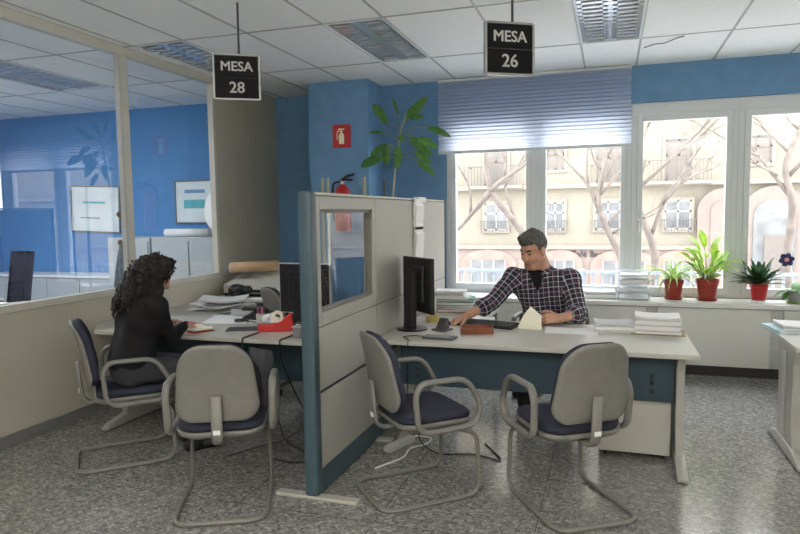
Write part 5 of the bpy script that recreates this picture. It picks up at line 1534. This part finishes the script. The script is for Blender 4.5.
# arched stone portal
def arch(xc, w, z0, zs, m_s, m_in, depth=.35):
    outer = [(xc-w-.55, z0), (xc-w-.55, zs)]+[(xc-(w+.55)*math.cos(a), zs+(w+.55)*math.sin(a)) for a in np.linspace(0, math.pi, 15)]+[(xc+w+.55, z0)]
    o_ = obj('arch_surround', PR(outer, 'y', YF-depth, YF-.02), m_s, t)
    inner = [(xc-w, z0), (xc-w, zs)]+[(xc-w*math.cos(a), zs+w*math.sin(a)) for a in np.linspace(0, math.pi, 15)]+[(xc+w, z0)]
    obj('arch_opening', PR(inner, 'y', YF-depth-.06, YF-depth-.005), m_in, o_)
arch(6.95, .85, GZ, 1.2, 'facade stone', 'facade window'); arch(4.85, .5, GZ, 1.5, 'facade stone', 'facade stone', .3)
box_ = B(6.55, 7.35, YF-.46, YF-.42, -2.5, .4); obj('portal_door', box_, 'facade shutter', t)
for xc, w in ((-14, 1.6), (-9.9, 1.6), (-6.0, 1.45), (-2.4, 1.1), (.6, 1.55), (3.0, .95)):
    zs = -1.05
    inner = [(xc-w, GZ), (xc-w, zs)]+[(xc-w*math.cos(a), zs+.75*math.sin(a)) for a in np.linspace(0, math.pi, 15)]+[(xc+w, GZ)]
    o_ = obj('shop_arch', PR(inner, 'y', YF-.20, YF-.10), 'facade brick', t)
    obj('shop_window', B(xc-w*.62, xc+w*.62, YF-.24, YF-.19, -2.2, -.85), 'facade window', o_)
    b = NB()
    for k in range(4): box(b, xc-w*.62+w*1.24*k/3-.04, xc-w*.62+w*1.24*k/3+.04, YF-.28, YF-.23, -2.2, -.85)
    obj('shop_window_frame', b, 'facade white', o_)
me = mesh_T(text_mesh('Café Bar', .42, .01, .008), Matrix.Translation((-1.15, YF-.16, -.52)) @ Matrix.Rotation(R(90), 4, 'X')); obj('shop_lettering', me, 'facade white', t)
# street railing just outside
t = thing('street_railing', 'white balustrade railing outside the windows', 'railing', (0, 0, 0))
bm = NB(); box(bm, -7, 9, 9.0, 9.05, .74, .78); box(bm, -7, 9, 9.0, 9.05, .20, .24); obj('rail', bm, 'rail white', t)
for i in range(8):
    obj('post', B(-7+i*2.2, -6.94+i*2.2, 8.99, 9.06, -.55, .80), 'rail white', t)
bm = NB()
for i in range(140): box(bm, -6.9+i*.113, -6.87+i*.113, 9.01, 9.04, .24, .74)
o = obj('balusters', bm, 'rail white', t)
struct('terrace_slab', B(-8, 10, 7.6, 9.3, -.75, -.55), 'street')
# bare street trees
def branch(bm, p, d, L, r, depth, rr):
    pts = [V(p)]; q = V(p); d = V(d).normalized()
    n = 4
    for i in range(n):
        d = (d+V((rr.gauss(0, .13), rr.gauss(0, .13), rr.gauss(.03, .10)))).normalized(); q = q+d*(L/n); pts.append(q.copy())
    tube(bm, pts, list(np.linspace(r, r*.6, len(pts))), 6 if depth > 1 else 4)
    if depth > 0:
        for k in range(rr.choice((2, 3)) if depth > 1 else 3):
            i = rr.choice((2, 3, 4)); dd = (d+V((rr.gauss(0, .6), rr.gauss(0, .5), rr.gauss(.25, .45)))).normalized()
            branch(bm, pts[i], dd, L*rr.uniform(.55, .8), r*.5, depth-1, rr)
def tree(label, main, seed, spots, y):
    t = thing('bare_tree', label, 'tree', (main[0][0][0], y, GZ), 0, 'bare trees along the street')
    off = V((main[0][0][0], 0, GZ))
    rr = random.Random(seed); bm = NB()
    P = lambda q: V((q[0], q[2] if len(q) > 2 else 0, q[1]))-V((off.x, 0, off.z))
    tube(bm, [V((0, 0, 0)), P(main[0][0])*.5, P(main[0][0])], [.2, .16, main[0][-1]], 10)
    for br in main:
        pts = [P(q) for q in br[:-1]]; n = len(pts)
        tube(bm, fillet(pts, .25, 4), list(np.linspace(br[-1]*.8, br[-1]*.36, len(fillet(pts, .25, 4)))), 8)
    tr = obj('trunk', bm, 'bark', t, 180)
    bm = NB()
    for (q, d) in spots: branch(bm, P(q), d, rr.uniform(.8, 1.2), .03, 3, rr)
    obj('branches', bm, 'bark', t)
tree('bare street tree with a forked trunk seen through the left windows',
     [((-1.55, .0), (-1.76, 1.09), (-2.05, 1.45), (-2.51, 2.03), (-2.60, 2.5), (-2.62, 3.0), .12), ((-2.51, 2.03, 0), (-2.3, 2.22, -.1), (-1.74, 2.56, -.3), (-1.0, 3.0, -.4), .075), ((-2.51, 2.03), (-2.8, 1.72, .1), (-3.3, 1.2, .3), (-4.0, .7, .5), .085),
      ((-1.9, 1.28), (-2.1, 1.7, .15), (-2.25, 2.2, .3), .05), ((-3.0, 1.5, .2), (-2.95, 1.95, .1), (-3.1, 2.6, 0), .05)], 4,
     [((-2.6, 2.6), (-.2, .2, 1)), ((-1.9, 2.45, -.2), (.5, .1, .7)), ((-2.6, 2.9), (.4, 0, .8)), ((-3.05, 2.3, .1), (-.5, 0, .7)), ((-1.3, 2.8, -.3), (.6, 0, .5)), ((-2.2, 2.25, -.1), (.1, .1, 1)), ((-2.25, 2.1, .3), (.3, 0, .8))], 14)
tree('bare street tree leaning left with dense twigs behind the middle window',
     [((.55, -.4), (.28, .46), (.08, .88), (-.22, 1.5), (-.27, 2.02), (-.1, 2.8), .11), ((-.22, 1.55), (-.47, 2.16, .1), (-.73, 2.44, .1), (-1.2, 2.95, .2), .06), ((-.25, 1.9), (.1, 2.3, -.1), (.5, 2.7, -.2), .05)], 9,
     [((-.25, 2.0), (.4, 0, .7)), ((-.2, 2.4), (-.5, .1, .6)), ((-.1, 2.7), (.4, .2, .7)), ((-.47, 2.16), (-.2, 0, .9)), ((-.15, 1.2), (.4, 0, .6)), ((0, 1.1), (.6, -.1, .4)), ((.05, 2.25), (.4, 0, .6))], 14)
tree('bare street tree bending right behind the spider plant',
     [((.92, -.6), (.87, .06), (.86, .68), (.75, 1.08), (.55, 1.5), (.5, 2.1), (.64, 2.6), .12), ((.79, 1.1), (.97, 1.68, .1), (1.3, 2.08, .2), (1.7, 2.6, .2), .05), ((.55, 2.05), (1.28, 2.76, -.2), (2.13, 3.26, -.3), .045)], 15,
     [((.97, 1.68), (.3, 0, .9)), ((1.28, 2.76), (.7, 0, .4)), ((.6, 2.4), (-.4, 0, .8)), ((1.3, 2.1), (.7, .1, .4)), ((1.6, 2.95), (.5, 0, .5))], 14)
tree('bare street tree behind the window at the right edge',
     [((3.3, -.8), (3.2, .6), (3.3, 1.6), (3.1, 2.4), (3.4, 3.2), .12), ((3.3, 1.7), (2.9, 2.3, .1), (2.5, 2.9, .2), .05), ((3.2, 2.2), (3.7, 2.8), (4.2, 3.1), .05)], 21,
     [((3.0, 2.2), (-.6, 0, .5)), ((3.2, 2.6), (-.4, .1, .8)), ((3.4, 3.0), (-.5, 0, .4)), ((2.7, 2.6, .1), (-.7, 0, .3)), ((3.6, 2.7), (.4, 0, .7))], 14)

# ================================================================== LIGHT
w = bpy.data.worlds.new('sky'); SC.world = w; w.use_nodes = True
N = w.node_tree.nodes; L = w.node_tree.links
bg = N['Background']
tc = N.new('ShaderNodeTexCoord'); sp = N.new('ShaderNodeSeparateXYZ'); L.new(tc.outputs['Generated'], sp.inputs[0])
rp = N.new('ShaderNodeValToRGB'); rp.color_ramp.elements[0].position = 0; rp.color_ramp.elements[0].color = (1.0, .985, .955, 1); rp.color_ramp.elements[1].position = .7; rp.color_ramp.elements[1].color = (.90, .95, 1, 1)
L.new(sp.outputs[2], rp.inputs[0]); L.new(rp.outputs[0], bg.inputs[0]); bg.inputs[1].default_value = SKY
def area(name, loc, target, sx, sy, power, col=(1, 1, 1), portal=False):
    l = bpy.data.lights.new(name, 'AREA'); l.shape = 'RECTANGLE'; l.size = sx; l.size_y = sy; l.energy = power; l.color = col
    o = bpy.data.objects.new(name, l); COL.objects.link(o); o.location = loc
    o.rotation_euler = (V(target)-V(loc)).to_track_quat('-Z', 'Y').to_euler()
    if portal: l.cycles.is_portal = True
    return o
area('window_portal', (1.6, YW+.2, 1.68), (1.6, 0, 1.68), 6.7, 1.98, 1, portal=True)
# added fill lights out of view, brightening ceiling and room; no real fittings
area('room_fill', (.4, -1.5, 2.1), (.4, -1.49, 3.0), 6, 1.8, FILL, (1.0, .99, .98))  # added uplight behind the camera, bounced off the ceiling
area('room_fill', (-1.5, 1.3, 2.98), (-1.5, 1.4, 0), .48, 1.2, CEIL_FILL, (1.0, .98, .96))  # weak overhead fill, added without a fitting
area('room_fill', (2.6, 2.6, 2.98), (2.6, 2.7, 0), .48, 1.2, CEIL_FILL, (1.0, .98, .96))
area('office_fill', (-6.4, 4.0, 2.98), (-6.4, 4.2, 0), .6, 1.2, OFFICE_FILL, (.95, .97, 1.0))  # added fill so the blue office reads through the glass
SC.view_settings.view_transform = 'Standard'
SC.view_settings.look = 'None'
SC.view_settings.exposure = EXPO
SC.cycles.use_denoising = True
SC.cycles.max_bounces = 10
SC.cycles.diffuse_bounces = 6
SC.cycles.glossy_bounces = 6
SC.cycles.transparent_max_bounces = 16
SC.cycles.sample_clamp_indirect = 6
